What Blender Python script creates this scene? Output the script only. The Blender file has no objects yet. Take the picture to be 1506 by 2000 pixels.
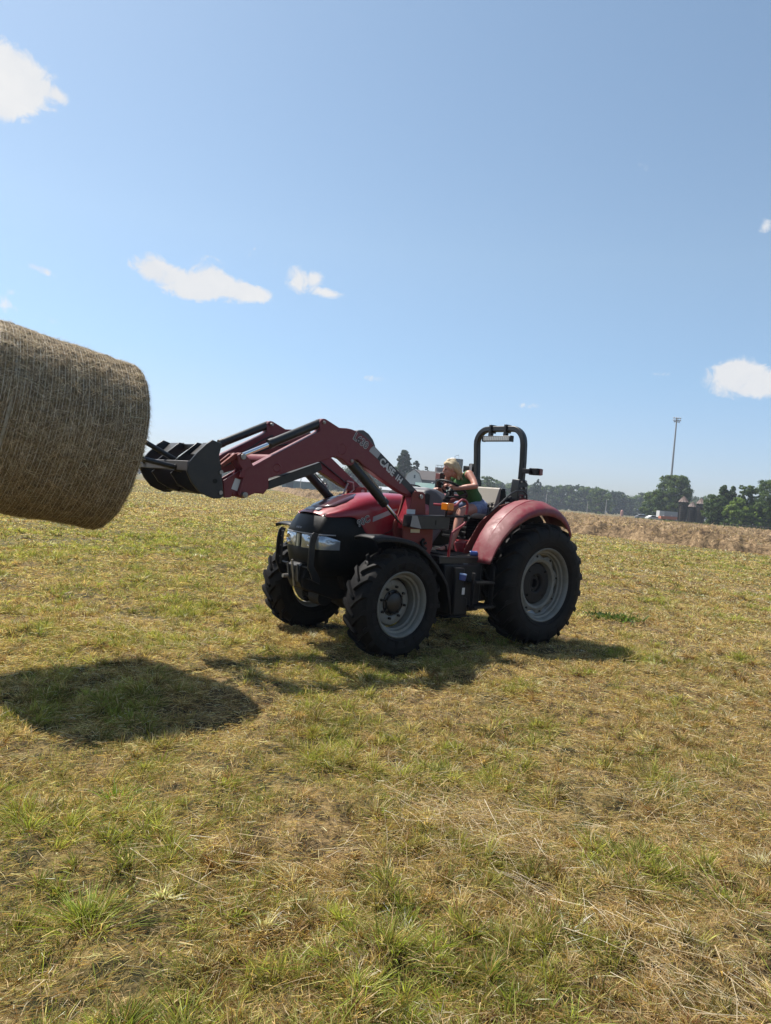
import bpy, bmesh, math, random
import numpy as np
from mathutils import Vector, Matrix
R = math.radians
random.seed(7); RNG = np.random.default_rng(11)
SC = bpy.context.scene
COL = SC.collection

# ------------------------------------------------------------------ camera, sky, sun, exposure
CAM_P = np.array([0.0, 0.0, 1.68])
CF = np.array([0.0, 0.99963238, -0.02711283])
CR = np.array([0.99650356, 0.00226529, 0.08351963])
CU = np.array([-0.08355034, 0.02701803, 0.99613722])
FPX = 1419.6                                   # focal length in units of a 2000 high frame
cam_d = bpy.data.cameras.new('camera'); cam = bpy.data.objects.new('camera', cam_d); COL.objects.link(cam)
cam_d.sensor_fit = 'VERTICAL'; cam_d.sensor_height = 36.0; cam_d.sensor_width = 27.1
cam_d.lens = FPX / 2000 * 36.0; cam_d.clip_start = 0.05; cam_d.clip_end = 6000
mw = Matrix.Identity(4)
for i, c in enumerate((CR, CU, -CF)):
    for k in range(3): mw[k][i] = c[k]
for k in range(3): mw[k][3] = CAM_P[k]
cam.matrix_world = mw
SC.camera = cam

SUN_TO = Vector((-0.54, 0.35, 1.0)).normalized()
SUN_EL = math.asin(SUN_TO.z); SUN_AZ = math.atan2(SUN_TO.x, SUN_TO.y)
sun_d = bpy.data.lights.new('sun', 'SUN'); sun_d.energy = 5.0; sun_d.angle = R(0.53); sun_d.color = (1.0, 0.95, 0.87)
sun = bpy.data.objects.new('sun', sun_d); COL.objects.link(sun)
sun.rotation_euler = SUN_TO.to_track_quat('Z', 'Y').to_euler()

SC.view_settings.view_transform = 'Standard'; SC.view_settings.look = 'None'
SC.view_settings.exposure = 0.80; SC.view_settings.gamma = 1.0
SC.render.engine = 'CYCLES'
SC.cycles.use_denoising = True
SC.cycles.max_bounces = 6; SC.cycles.diffuse_bounces = 3; SC.cycles.glossy_bounces = 3
SC.cycles.transparent_max_bounces = 8; SC.cycles.volume_bounces = 0

def ray(px, py):
    d = CF + (px - 753) / FPX * CR - (py - 1000) / FPX * CU
    return d

def at(px, py, Y):
    """world point at depth Y along the world's Y axis seen at a place of the frame"""
    d = ray(px, py); t = Y / d[1]
    return Vector((CAM_P + d * t).tolist())

def gx(px, Y):
    """world X at depth Y for a far thing standing near the horizon"""
    py = 961.4 + (px - 753) * 0.0838
    return at(px, py, Y).x

class NT:
    """tiny node-tree writer"""
    def __init__(s, tree): s.t = tree; s.n = tree.nodes; s.l = tree.links
    def add(s, typ, **kw):
        nd = s.n.new(typ)
        for k, v in kw.items():
            if k in ('operation', 'blend_type', 'data_type', 'noise_dimensions', 'feature', 'wave_type', 'bands_direction', 'sky_type', 'interpolation', 'attribute_name', 'distance', 'clamp', 'use_clamp', 'clamp_factor', 'rings_direction', 'vector_type', 'interpolation_type'):
                setattr(nd, k, v)
            else:
                key = int(k[1:]) if k[0] == 'i' and k[1:].isdigit() else k.replace('_', ' ')
                inp = nd.inputs[key]
                if hasattr(v, 'is_linked') or isinstance(v, bpy.types.NodeSocket): s.l.new(v, inp)
                else: inp.default_value = v
        return nd
    def math(s, op, a, b=None, clamp=False):
        nd = s.n.new('ShaderNodeMath'); nd.operation = op; nd.use_clamp = clamp
        for i, v in enumerate((a, b)):
            if v is None: continue
            if isinstance(v, bpy.types.NodeSocket): s.l.new(v, nd.inputs[i])
            else: nd.inputs[i].default_value = v
        return nd.outputs[0]
    def vmath(s, op, a, b=None, out=0):
        nd = s.n.new('ShaderNodeVectorMath'); nd.operation = op
        for i, v in enumerate((a, b)):
            if v is None: continue
            if isinstance(v, bpy.types.NodeSocket): s.l.new(v, nd.inputs[i])
            else: nd.inputs[i].default_value = v
        return nd.outputs[out]
    def mix(s, f, a, b, bt='MIX'):
        nd = s.n.new('ShaderNodeMix'); nd.data_type = 'RGBA'; nd.blend_type = bt
        for sock, v in ((nd.inputs[0], f), (nd.inputs[6], a), (nd.inputs[7], b)):
            if isinstance(v, bpy.types.NodeSocket): s.l.new(v, sock)
            elif sock.type == 'RGBA' and len(v) == 3: sock.default_value = (*v, 1)
            else: sock.default_value = v
        return nd.outputs[2]
    def ramp(s, f, stops, interp='LINEAR'):
        nd = s.n.new('ShaderNodeValToRGB'); nd.color_ramp.interpolation = interp
        e = nd.color_ramp.elements
        while len(e) < len(stops): e.new(0.5)
        for k, (p, c) in enumerate(stops):
            e[k].position = p; e[k].color = (*c, 1) if len(c) == 3 else c
        s.l.new(f, nd.inputs[0]); return nd.outputs[0]
    def noise(s, vec, scale, detail=3, rough=0.5, dist=0.0, dim='3D'):
        nd = s.n.new('ShaderNodeTexNoise'); nd.noise_dimensions = dim
        if vec is not None: s.l.new(vec, nd.inputs['Vector'])
        nd.inputs['Scale'].default_value = scale; nd.inputs['Detail'].default_value = detail
        nd.inputs['Roughness'].default_value = rough; nd.inputs['Distortion'].default_value = dist
        return nd.outputs[0]
    def mapr(s, v, a, b, c=0.0, d=1.0, smooth=True):
        nd = s.n.new('ShaderNodeMapRange'); nd.interpolation_type = 'SMOOTHSTEP' if smooth else 'LINEAR'
        s.l.new(v, nd.inputs[0])
        for i, x in zip((1, 2, 3, 4), (a, b, c, d)): nd.inputs[i].default_value = x
        return nd.outputs[0]

# sky with a few fair-weather clouds, all far outside the scene
world = bpy.data.worlds.new('World'); SC.world = world; world.use_nodes = True
w = NT(world.node_tree); w.n.clear()
sky = w.n.new('ShaderNodeTexSky'); sky.sky_type = 'NISHITA'; sky.sun_disc = False
sky.sun_elevation = SUN_EL; sky.sun_rotation = SUN_AZ
sky.altitude = 200; sky.air_density = 1.0; sky.dust_density = 0.8; sky.ozone_density = 1.0
geo = w.n.new('ShaderNodeTexCoord'); DIRV = geo.outputs['Generated']
# (u, v, half width, half height, tilt, strength) of cloud puffs on the sky, measured in frame units
PUFFS = [
    (8, 135, 50, 52, 0, 1.0), (58, 160, 62, 45, 35, 1.0), (20, 195, 60, 34, 20, 1.0), (110, 186, 34, 15, 30, .75), (-40, 160, 70, 70, 0, 1.0),
    (300, 522, 44, 26, 10, 1.0), (345, 552, 50, 28, 20, 1.0), (402, 540, 44, 36, 0, 1.0), (440, 562, 60, 26, 12, 1.0), (495, 574, 44, 16, 12, 1.0), (380, 575, 40, 16, 10, .9),
    (590, 548, 36, 25, 20, .95), (640, 573, 34, 10, 10, .8), (618, 545, 16, 16, 0, .6),
    (1450, 745, 76, 33, 4, 1.0), (1446, 722, 42, 27, 0, 1.0), (1490, 750, 50, 30, 0, 1.0),
    (80, 526, 32, 8, 22, .55), (48, 524, 12, 7, 0, .35), (14, 598, 16, 26, -30, .6), (22, 571, 10, 7, 0, .45),
    (1256, 325, 28, 12, 10, .2), (1500, 437, 20, 15, -30, .6), (1033, 793, 20, 7, 5, .6), (740, 741, 34, 8, 8, .38),
    (492, 492, 16, 6, -50, .25), (105, 627, 26, 8, 25, .28), (1292, 730, 22, 7, 0, .22), (540, 515, 10, 6, 0, .2)]
nvec = w.n.new('ShaderNodeTexNoise'); w.l.new(DIRV, nvec.inputs['Vector'])
nvec.inputs['Scale'].default_value = 46; nvec.inputs['Detail'].default_value = 9; nvec.inputs['Roughness'].default_value = 0.66; nvec.inputs['Distortion'].default_value = 0.6
big = w.noise(DIRV, 11, 3, 0.5)
cl = None
for (pu, pv, hw, hh, tilt, st) in PUFFS:
    d0 = Vector(ray(pu, pv)).normalized()
    right = Vector(CR.tolist()) * math.cos(R(tilt)) - Vector(CU.tolist()) * math.sin(R(tilt))
    right = (right - d0 * right.dot(d0)).normalized(); up = d0.cross(right).normalized()
    k = Vector(ray(pu, pv)).length * FPX
    a = w.math('DIVIDE', w.vmath('DOT_PRODUCT', DIRV, tuple(right), 1), hw / k)
    b = w.math('DIVIDE', w.vmath('DOT_PRODUCT', DIRV, tuple(up), 1), hh / k)
    r2 = w.math('ADD', w.math('MULTIPLY', a, a), w.math('MULTIPLY', b, b))
    front = w.math('GREATER_THAN', w.vmath('DOT_PRODUCT', DIRV, tuple(d0), 1), 0.7)
    m = w.math('MULTIPLY', w.math('MULTIPLY', w.math('SUBTRACT', 1.25, w.math('MULTIPLY', w.math('SQRT', r2), 1.0), True), front), st)
    cl = m if cl is None else w.math('ADD', cl, m)
cl = w.math('MINIMUM', cl, 1.15)
# eroded edge
nz = w.math('MULTIPLY', w.math('SUBTRACT', nvec.outputs[0], 0.5), 2.4)
dens = w.math('MULTIPLY', w.math('ADD', cl, nz), w.mapr(cl, 0.0, 0.2))
cmask = w.mapr(dens, 0.12, 0.95)
body = w.math('ADD', w.math('MULTIPLY', w.math('SUBTRACT', big, 0.5), 0.5), w.math('MULTIPLY', w.math('SUBTRACT', nvec.outputs[0], 0.5), 0.35))
ccol = w.mix(w.math('ADD', 0.6, body, True), (0.60, 0.66, 0.76), (1.0, 0.985, 0.96))
sepd = w.n.new('ShaderNodeSeparateXYZ'); w.l.new(DIRV, sepd.inputs[0])
# summer haze evens the sky out: dimmer at the horizon, a little fuller overhead
tone = w.ramp(w.math('ADD', sepd.outputs[2], 0.0, True), [(0.0, (.58, .63, .81)), (.05, (.60, .645, .82)), (.17, (.73, .79, .84)), (.31, (.95, .94, .87)), (.57, (.985, .99, .895))])
skyc = w.mix(1.0, sky.outputs[0], w.mix(1.0, tone, (1.2, 1.22, 1.23), 'MULTIPLY'), 'MULTIPLY')
SKY_S = 0.082
skyb = w.add('ShaderNodeBackground', Color=skyc, Strength=SKY_S)
clb = w.add('ShaderNodeBackground', Color=ccol, Strength=0.555)
mx = w.n.new('ShaderNodeMixShader'); w.l.new(cmask, mx.inputs[0]); w.l.new(skyb.outputs[0], mx.inputs[1]); w.l.new(clb.outputs[0], mx.inputs[2])
wo = w.n.new('ShaderNodeOutputWorld'); w.l.new(mx.outputs[0], wo.inputs[0])

# ------------------------------------------------------------------ helpers
def tag(o, label=None, cat=None, group=None, kind=None):
    if label: o['label'] = label
    if cat: o['category'] = cat
    if group: o['group'] = group
    if kind: o['kind'] = kind
    return o

def empty(name, loc=(0, 0, 0), rz=0.0, parent=None):
    o = bpy.data.objects.new(name, None); COL.objects.link(o)
    o.location = loc; o.rotation_euler = (0, 0, rz); o.parent = parent
    return o

def fast_mesh(name, V, quads=None, tris=None, col=None, mat=None, smooth=False):
    me = bpy.data.meshes.new(name)
    V = np.asarray(V, np.float32); nq = 0 if quads is None else len(quads); nt = 0 if tris is None else len(tris)
    me.vertices.add(len(V)); me.vertices.foreach_set('co', V.ravel())
    li = []
    if nq: li.append(np.asarray(quads, np.int32).ravel())
    if nt: li.append(np.asarray(tris, np.int32).ravel())
    li = np.concatenate(li); me.loops.add(len(li)); me.loops.foreach_set('vertex_index', li)
    st = np.concatenate([np.arange(nq, dtype=np.int32) * 4, nq * 4 + np.arange(nt, dtype=np.int32) * 3])
    me.polygons.add(nq + nt); me.polygons.foreach_set('loop_start', st)
    me.update(calc_edges=True)
    if smooth: me.polygons.foreach_set('use_smooth', np.ones(nq + nt, bool))
    if col is not None:
        ca = me.color_attributes.new('Col', 'FLOAT_COLOR', 'POINT')
        c4 = np.ones((len(V), 4), np.float32); c4[:, :3] = col
        ca.data.foreach_set('color', c4.ravel())
    if mat: me.materials.append(mat)
    o = bpy.data.objects.new(name, me); COL.objects.link(o)
    return o

class MB:
    def __init__(s): s.v = []; s.f = []; s.m = []; s.cm = 0
    def face(s, idx): s.f.append(tuple(idx)); s.m.append(s.cm)
    def box(s, c, size, rot=None):
        b = len(s.v); hx, hy, hz = size[0] / 2, size[1] / 2, size[2] / 2
        for x in (-hx, hx):
            for y in (-hy, hy):
                for z in (-hz, hz):
                    p = Vector((x, y, z))
                    if rot is not None: p = rot @ p
                    s.v.append(tuple(Vector(c) + p))
        for f in ((0, 1, 3, 2), (4, 6, 7, 5), (0, 4, 5, 1), (2, 3, 7, 6), (0, 2, 6, 4), (1, 5, 7, 3)): s.face([b + i for i in f])
        return s
    def bar(s, p0, p1, wdt, hgt, up=(0, 0, 1)):
        p0, p1 = Vector(p0), Vector(p1); d = (p1 - p0); L = d.length; d.normalize()
        u = Vector(up); u = (u - d * u.dot(d)).normalized(); r = d.cross(u)
        m = Matrix((d, r, u)).transposed()
        return s.box((p0 + p1) / 2, (L, wdt, hgt), m)
    def prism(s, poly, y0, y1, axis='y'):
        b = len(s.v); n = len(poly)
        for y in (y0, y1):
            for (p, q) in poly:
                s.v.append((p, y, q) if axis == 'y' else ((p, q, y) if axis == 'z' else (y, p, q)))
        s.face([b + i for i in range(n)]); s.face([b + n + i for i in range(n)][::-1])
        for i in range(n):
            j = (i + 1) % n; s.face((b + i, b + n + i, b + n + j, b + j))
        return s
    def tube(s, path, rad, n=10, caps=True, closed=False, flat=1.0, upv=None):
        P = [Vector(p) for p in path]; N = len(P)
        rad = [rad] * N if isinstance(rad, (int, float)) else list(rad)
        T = []
        for i in range(N):
            a = P[(i - 1) % N] if closed or i > 0 else P[i]; c = P[(i + 1) % N] if closed or i < N - 1 else P[i]
            T.append((c - a).normalized())
        u = Vector(upv) if upv else (Vector((0, 0, 1)) if abs(T[0].z) < .9 else Vector((1, 0, 0)))
        b = len(s.v)
        for i in range(N):
            u = (u - T[i] * u.dot(T[i])).normalized(); r = T[i].cross(u)
            for k in range(n):
                a = 2 * math.pi * k / n
                s.v.append(tuple(P[i] + (u * math.cos(a) + r * math.sin(a) * flat) * rad[i]))
        for i in range(N if closed else N - 1):
            i2 = (i + 1) % N
            for k in range(n):
                k2 = (k + 1) % n
                s.face((b + i * n + k, b + i * n + k2, b + i2 * n + k2, b + i2 * n + k))
        if caps and not closed:
            s.face([b + k for k in range(n)][::-1]); s.face([b + (N - 1) * n + k for k in range(n)])
        return s
    def cyl(s, p0, p1, r0, r1=None, n=20): return s.tube([p0, p1], [r0, r0 if r1 is None else r1], n)
    def lathe(s, prof, c=(0, 0, 0), n=48, axis='y', closed=False):
        """prof: (radius, along) pairs turned about the axis"""
        b = len(s.v); m = len(prof)
        for k in range(n):
            a = 2 * math.pi * k / n; ca, sa = math.cos(a), math.sin(a)
            for (r, h) in prof:
                if axis == 'y': s.v.append((c[0] + r * sa, c[1] + h, c[2] + r * ca))
                elif axis == 'z': s.v.append((c[0] + r * ca, c[1] + r * sa, c[2] + h))
                else: s.v.append((c[0] + h, c[1] + r * ca, c[2] + r * sa))
        for k in range(n):
            k2 = (k + 1) % n
            for i in range(m if closed else m - 1):
                i2 = (i + 1) % m
                s.face((b + k * m + i, b + k2 * m + i, b + k2 * m + i2, b + k * m + i2))
        return s
    def grid(s, rows, close=False):
        b = len(s.v); m = len(rows[0])
        for r in rows: s.v.extend([tuple(p) for p in r])
        for i in range(len(rows) - 1):
            for k in range(m if close else m - 1):
                k2 = (k + 1) % m
                s.face((b + i * m + k, b + i * m + k2, b + (i + 1) * m + k2, b + (i + 1) * m + k))
        return s
    def build(s, name, mats, parent=None, bevel=0.0, angle=32, seg=2, solid=0.0, sub=0, loc=None, label=None):
        me = bpy.data.meshes.new(name); me.from_pydata(s.v, [], s.f)
        mats = mats if isinstance(mats, (list, tuple)) else [mats]
        for m in mats: me.materials.append(m)
        if len(mats) > 1: me.polygons.foreach_set('material_index', s.m)
        bm = bmesh.new(); bm.from_mesh(me); bmesh.ops.recalc_face_normals(bm, faces=bm.faces); bm.to_mesh(me); bm.free()
        me.polygons.foreach_set('use_smooth', [True] * len(me.polygons))
        me.set_sharp_from_angle(angle=R(angle))
        o = bpy.data.objects.new(name, me); COL.objects.link(o); o.parent = parent
        if loc: o.location = loc
        if solid:
            md = o.modifiers.new('solid', 'SOLIDIFY'); md.thickness = solid; md.offset = 0
        if sub:
            md = o.modifiers.new('sub', 'SUBSURF'); md.levels = sub; md.render_levels = sub
        if bevel:
            md = o.modifiers.new('bevel', 'BEVEL'); md.width = bevel; md.segments = seg; md.limit_method = 'ANGLE'; md.angle_limit = R(40)
        if label: o['label'] = label
        return o
    def each(s, name, mats, parent=None, **kw):
        """one object per separate piece, all of the same kind"""
        n = len(s.v); p = list(range(n))
        def find(a):
            while p[a] != a: p[a] = p[p[a]]; a = p[a]
            return a
        for f in s.f:
            r = find(f[0])
            for i in f[1:]: p[find(i)] = r
        groups = {}
        for f in s.f: groups.setdefault(find(f[0]), []).append(f)
        out = []
        for fs in groups.values():
            m = MB(); mp = {}
            for f in fs:
                for i in f:
                    if i not in mp: mp[i] = len(m.v); m.v.append(s.v[i])
                m.face([mp[i] for i in f])
            out.append(m.build(name, mats, parent, **kw))
        return out

def pmat(name, base, rough=0.5, metal=0.0, dirt=None, dirt_amt=0.0, dscale=9.0, bump=0.0, bscale=60.0, spec=0.5, coat=0.0, vary=0.08):
    m = bpy.data.materials.new(name); m.use_nodes = True; t = NT(m.node_tree); t.n.clear()
    tc = t.n.new('ShaderNodeTexCoord').outputs['Object']
    n1 = t.noise(tc, dscale, 5, 0.6); n2 = t.noise(tc, dscale * 6, 3, 0.6)
    c = t.mix(n1, tuple(x * (1 - vary) for x in base), tuple(min(1, x * (1 + vary)) for x in base))
    rgh = rough
    if dirt is not None:
        f = t.math('MULTIPLY', t.mapr(t.math('ADD', t.math('MULTIPLY', n1, 0.65), t.math('MULTIPLY', n2, 0.35)), 0.38, 0.68), dirt_amt)
        c = t.mix(f, c, dirt)
        rgh = t.math('ADD', rough, t.math('MULTIPLY', f, 0.6), True)
    b = t.add('ShaderNodeBsdfPrincipled', Base_Color=c, Roughness=rgh, Metallic=metal)
    b.inputs['Specular IOR Level'].default_value = spec; b.inputs['Coat Weight'].default_value = coat; b.inputs['Coat Roughness'].default_value = 0.12
    if bump:
        bn = t.n.new('ShaderNodeBump'); bn.inputs['Strength'].default_value = bump; bn.inputs['Distance'].default_value = 0.01
        t.l.new(t.noise(tc, bscale, 4, 0.6), bn.inputs['Height']); t.l.new(bn.outputs[0], b.inputs['Normal'])
    o = t.n.new('ShaderNodeOutputMaterial'); t.l.new(b.outputs[0], o.inputs[0])
    return m

DUST = (0.30, 0.22, 0.14)
M = {
    'red': pmat('red_paint', (0.24, 0.008, 0.020), 0.32, dirt=(0.26, 0.10, 0.09), dirt_amt=0.22, dscale=5, coat=0.25),
    'red_old': pmat('faded_red_paint', (0.135, 0.009, 0.017), 0.40, dirt=(0.17, 0.07, 0.06), dirt_amt=0.28, dscale=7),
    'red_dusty': pmat('dusty_red_paint', (0.165, 0.012, 0.022), 0.46, dirt=(0.19, 0.12, 0.105), dirt_amt=0.55, dscale=6),
    'red_rust': pmat('weathered_red_paint', (0.16, 0.020, 0.018), 0.6, dirt=(0.15, 0.06, 0.03), dirt_amt=0.5, dscale=8),
    'red_dark': pmat('dark_red_decal', (0.045, 0.006, 0.013), 0.3, coat=0.3),
    'black': pmat('black_paint', (0.006, 0.0065, 0.008), 0.40, dirt=DUST, dirt_amt=0.04, dscale=8),
    'blackp': pmat('black_plastic', (0.008, 0.008, 0.0095), 0.5, dirt=(.10, .08, .055), dirt_amt=0.08, dscale=10, bump=0.15, bscale=200, spec=.22),
    'mesh': pmat('grille_mesh', (0.0045, 0.005, 0.006), 0.42, dirt=(.07, .06, .045), dirt_amt=0.12, dscale=5, spec=.16),
    'iron': pmat('cast_iron', (0.011, 0.0105, 0.0105), 0.6, dirt=(.08, .06, .04), dirt_amt=0.18, dscale=10, bump=0.3, bscale=90, spec=.25),
    'steel': pmat('bare_steel', (0.32, 0.31, 0.30), 0.38, 0.9, dirt=DUST, dirt_amt=0.3),
    'chrome': pmat('chromed_rod', (0.75, 0.76, 0.78), 0.12, 1.0),
    'hose': pmat('rubber_hose', (0.012, 0.012, 0.012), 0.45),
    'rubber': pmat('tyre_rubber', (0.0055, 0.0055, 0.0065), 0.60, dirt=(0.05, 0.042, 0.034), dirt_amt=0.22, dscale=6, bump=0.2, bscale=120, spec=0.16),
    'rim': pmat('grey_rim_paint', (0.17, 0.168, 0.15), 0.42, dirt=(0.10, 0.08, 0.05), dirt_amt=0.4, dscale=8),
    'rimin': pmat('rusty_inner_rim', (0.36, 0.30, 0.20), 0.55, dirt=(0.22, 0.12, 0.06), dirt_amt=0.6, dscale=10),
    'grey': pmat('grey_plastic', (0.06, 0.058, 0.064), 0.5, dirt=(0.13, 0.10, 0.08), dirt_amt=0.2, dscale=9),
    'greyl': pmat('pale_grey_plastic', (0.22, 0.215, 0.22), 0.45, dirt=(0.26, 0.22, 0.17), dirt_amt=0.25),
    'seat': pmat('beige_vinyl', (0.24, 0.21, 0.175), 0.5, dirt=(0.2, 0.16, 0.12), dirt_amt=0.3),
    'orange': pmat('amber_lens', (0.6, 0.17, 0.01), 0.25, coat=0.4),
    'redlens': pmat('red_lens', (0.14, 0.02, 0.015), 0.3, coat=0.4),
    'white': pmat('white_paint', (0.55, 0.55, 0.54), 0.5, dirt=DUST, dirt_amt=0.2),
    'decalw': pmat('white_vinyl', (0.50, 0.50, 0.50), 0.4),
    'decalg': pmat('silver_vinyl', (0.30, 0.30, 0.32), 0.35),
    'decalb': pmat('black_vinyl', (0.014, 0.014, 0.02), 0.35),
    'cream': pmat('cream_sticker', (0.62, 0.58, 0.42), 0.5),
    'blue': pmat('blue_plastic', (0.03, 0.06, 0.22), 0.35, coat=0.2),
    'bluecap': pmat('pale_blue_plastic', (0.42, 0.52, 0.75), 0.4),
    'skin': pmat('skin', (0.40, 0.18, 0.125), 0.5, vary=0.12, dscale=14),
    'hair': pmat('blond_hair', (0.50, 0.39, 0.235), 0.45, dirt=(0.20, 0.135, 0.075), dirt_amt=0.6, dscale=40, bump=0.5, bscale=180),
    'green_top': pmat('green_cotton', (0.04, 0.115, 0.028), 0.8, vary=0.2, bump=0.2, bscale=60),
    'denim': pmat('washed_denim', (0.13, 0.17, 0.31), 0.85, dirt=(0.38, 0.40, 0.46), dirt_amt=0.7, dscale=30, bump=0.2, bscale=300),
    'wood': pmat('bark', (0.10, 0.075, 0.055), 0.9, bump=0.6, bscale=20),
    'led': pmat('led_glass', (0.50, 0.50, 0.47), 0.15, coat=0.5, dirt=(0.2, 0.2, 0.2), dirt_amt=0.6, dscale=60),
}

def lamp_material():
    m = bpy.data.materials.new('headlight_glass'); m.use_nodes = True; t = NT(m.node_tree); t.n.clear()
    tc = t.n.new('ShaderNodeTexCoord').outputs['Object']
    v = t.n.new('ShaderNodeTexVoronoi'); t.l.new(tc, v.inputs['Vector']); v.inputs['Scale'].default_value = 13; v.feature = 'SMOOTH_F1'
    c = t.mix(v.outputs['Color'], (0.26, 0.31, 0.37), (0.62, 0.66, 0.70))
    bn = t.n.new('ShaderNodeBump'); bn.inputs['Strength'].default_value = 0.5; bn.inputs['Distance'].default_value = 0.02
    t.l.new(v.outputs['Distance'], bn.inputs['Height'])
    b = t.add('ShaderNodeBsdfPrincipled', Base_Color=c, Roughness=0.16, Metallic=0.55)
    b.inputs['Coat Weight'].default_value = 1.0; b.inputs['Coat Roughness'].default_value = 0.03
    t.l.new(bn.outputs[0], b.inputs['Normal'])
    o = t.n.new('ShaderNodeOutputMaterial'); t.l.new(b.outputs[0], o.inputs[0]); return m
M['lamp'] = lamp_material()

def leaf_material(name, trans=0.35, rough=0.6, sat=1.0):
    m = bpy.data.materials.new(name); m.use_nodes = True; t = NT(m.node_tree); t.n.clear()
    a = t.n.new('ShaderNodeAttribute'); a.attribute_name = 'Col'
    b = t.add('ShaderNodeBsdfPrincipled', Base_Color=a.outputs[0], Roughness=rough)
    b.inputs['Specular IOR Level'].default_value = 0.3
    tr = t.add('ShaderNodeBsdfTranslucent', Color=t.mix(1.0, a.outputs[0], (1.25, 1.25, 0.7), 'MULTIPLY'))
    mxs = t.n.new('ShaderNodeMixShader'); mxs.inputs[0].default_value = trans
    t.l.new(b.outputs[0], mxs.inputs[1]); t.l.new(tr.outputs[0], mxs.inputs[2])
    o = t.n.new('ShaderNodeOutputMaterial'); t.l.new(mxs.outputs[0], o.inputs[0]); return m
M['blade'] = leaf_material('grass_blades', 0.46)
M['straw'] = leaf_material('straw_strands', 0.22, 0.5)
M['leaf'] = leaf_material('tree_leaves', 0.42)

# numpy value noise
_LAT = RNG.random((256, 256))
def vnoise(x, y, s=1.0, seed=0):
    x = np.asarray(x, float) * s + seed * 17.3; y = np.asarray(y, float) * s + seed * 31.7
    xi = np.floor(x).astype(int); yi = np.floor(y).astype(int); fx = x - xi; fy = y - yi
    fx = fx * fx * (3 - 2 * fx); fy = fy * fy * (3 - 2 * fy)
    g = lambda a, b: _LAT[a % 256, b % 256]
    return (g(xi, yi) * (1 - fx) + g(xi + 1, yi) * fx) * (1 - fy) + (g(xi, yi + 1) * (1 - fx) + g(xi + 1, yi + 1) * fx) * fy
def fbm(x, y, s, o=3, seed=0):
    r = 0; a = 1; t = 0
    for k in range(o):
        r = r + a * vnoise(x, y, s * 2 ** k, seed + k); t += a; a *= .5
    return r / t

# ------------------------------------------------------------------ tractor
TO = (1.38130703, 9.48497567); TH = 3.8261946550269017
tractor = empty('tractor', (TO[0], TO[1], 0.0), TH)
tag(tractor, 'red farm tractor with raised front loader and black roll bar, standing on the mown field', 'tractor')
TR_M = Matrix.Translation((TO[0], TO[1], 0)) @ Matrix.Rotation(TH, 4, 'Z')
T = tractor

def text_part(txt, origin, ex, ey, height, mat, parent, offset=0.0, thick=0.0015, name='lettering', shear=0.0, space=1.0):
    cu = bpy.data.curves.new('tmp', 'FONT'); cu.body = txt; cu.size = 1.0; cu.offset = offset; cu.extrude = 0.5; cu.shear = shear
    cu.space_character = space
    to = bpy.data.objects.new('tmp', cu); COL.objects.link(to)
    bpy.context.view_layer.update()
    me = bpy.data.meshes.new_from_object(to.evaluated_get(bpy.context.evaluated_depsgraph_get()))
    bpy.data.objects.remove(to); bpy.data.curves.remove(cu)
    ex = Vector(ex).normalized(); ey = Vector(ey); ey = (ey - ex * ey.dot(ex)).normalized(); ez = ex.cross(ey)
    s = height / 0.70
    for v in me.vertices:
        c = v.co.copy()
        v.co = Vector(origin) + ex * c.x * s + ey * c.y * s + ez * (c.z + 0.5) * thick
    me.name = name; me.materials.clear(); me.materials.append(mat)
    o = bpy.data.objects.new(name, me); COL.objects.link(o); o.parent = parent
    return o

# --- wheels
def lug_set(mb, Rr, wd, lug, n, side_in, y0):
    hw = wd / 2
    def base(yy):
        a = abs(yy) / hw
        return Rr - 0.02 * a * a - (0.05 * max(0, (a - 0.86) / 0.14) ** 1.5 if a > .86 else 0)
    for sgn in (-1, 1):
        for k in range(n):
            a0 = 2 * math.pi * (k + (0.5 if sgn > 0 else 0)) / n
            rows = []
            ts = [0.0, 0.12, 0.4, 0.7, 0.9, 1.0]
            for t in ts:
                yy = sgn * (-0.012 + t * (hw * 0.99))
                th = a0 + (0.44 * wd / Rr) * (1 - t) ** 1.15
                wl = (0.030 + 0.022 * t) / Rr
                hb = base(yy) - 0.015; ht = base(yy) + lug * (0.65 if t == 0 else 1.0) * (0.92 if t == 1 else 1)
                if t == 1.0: hb -= 0.035; ht -= 0.004
                row = []
                for (da, rr) in ((-wl * .62, hb), (-wl * .42, ht), (wl * .42, ht), (wl * .62, hb)):
                    A = th + da; row.append((rr * math.sin(A), y0 + yy, rr * math.cos(A)))
                rows.append(row)
            # end cap down the shoulder
            yy = sgn * (hw * 1.012); th = a0
            wl = 0.05 / Rr; row = []
            for (da, rr) in ((-wl * .6, base(hw) - 0.10), (-wl * .35, base(hw) - .02), (wl * .35, base(hw) - .02), (wl * .6, base(hw) - 0.10)):
                A = th + da; row.append((rr * math.sin(A), y0 + yy, rr * math.cos(A)))
            rows.append(row)
            b = len(mb.v); mb.grid(rows); mb.face((b, b + 1, b + 2, b + 3))
            e = b + (len(rows) - 1) * 4; mb.face((e + 3, e + 2, e + 1, e))

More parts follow.
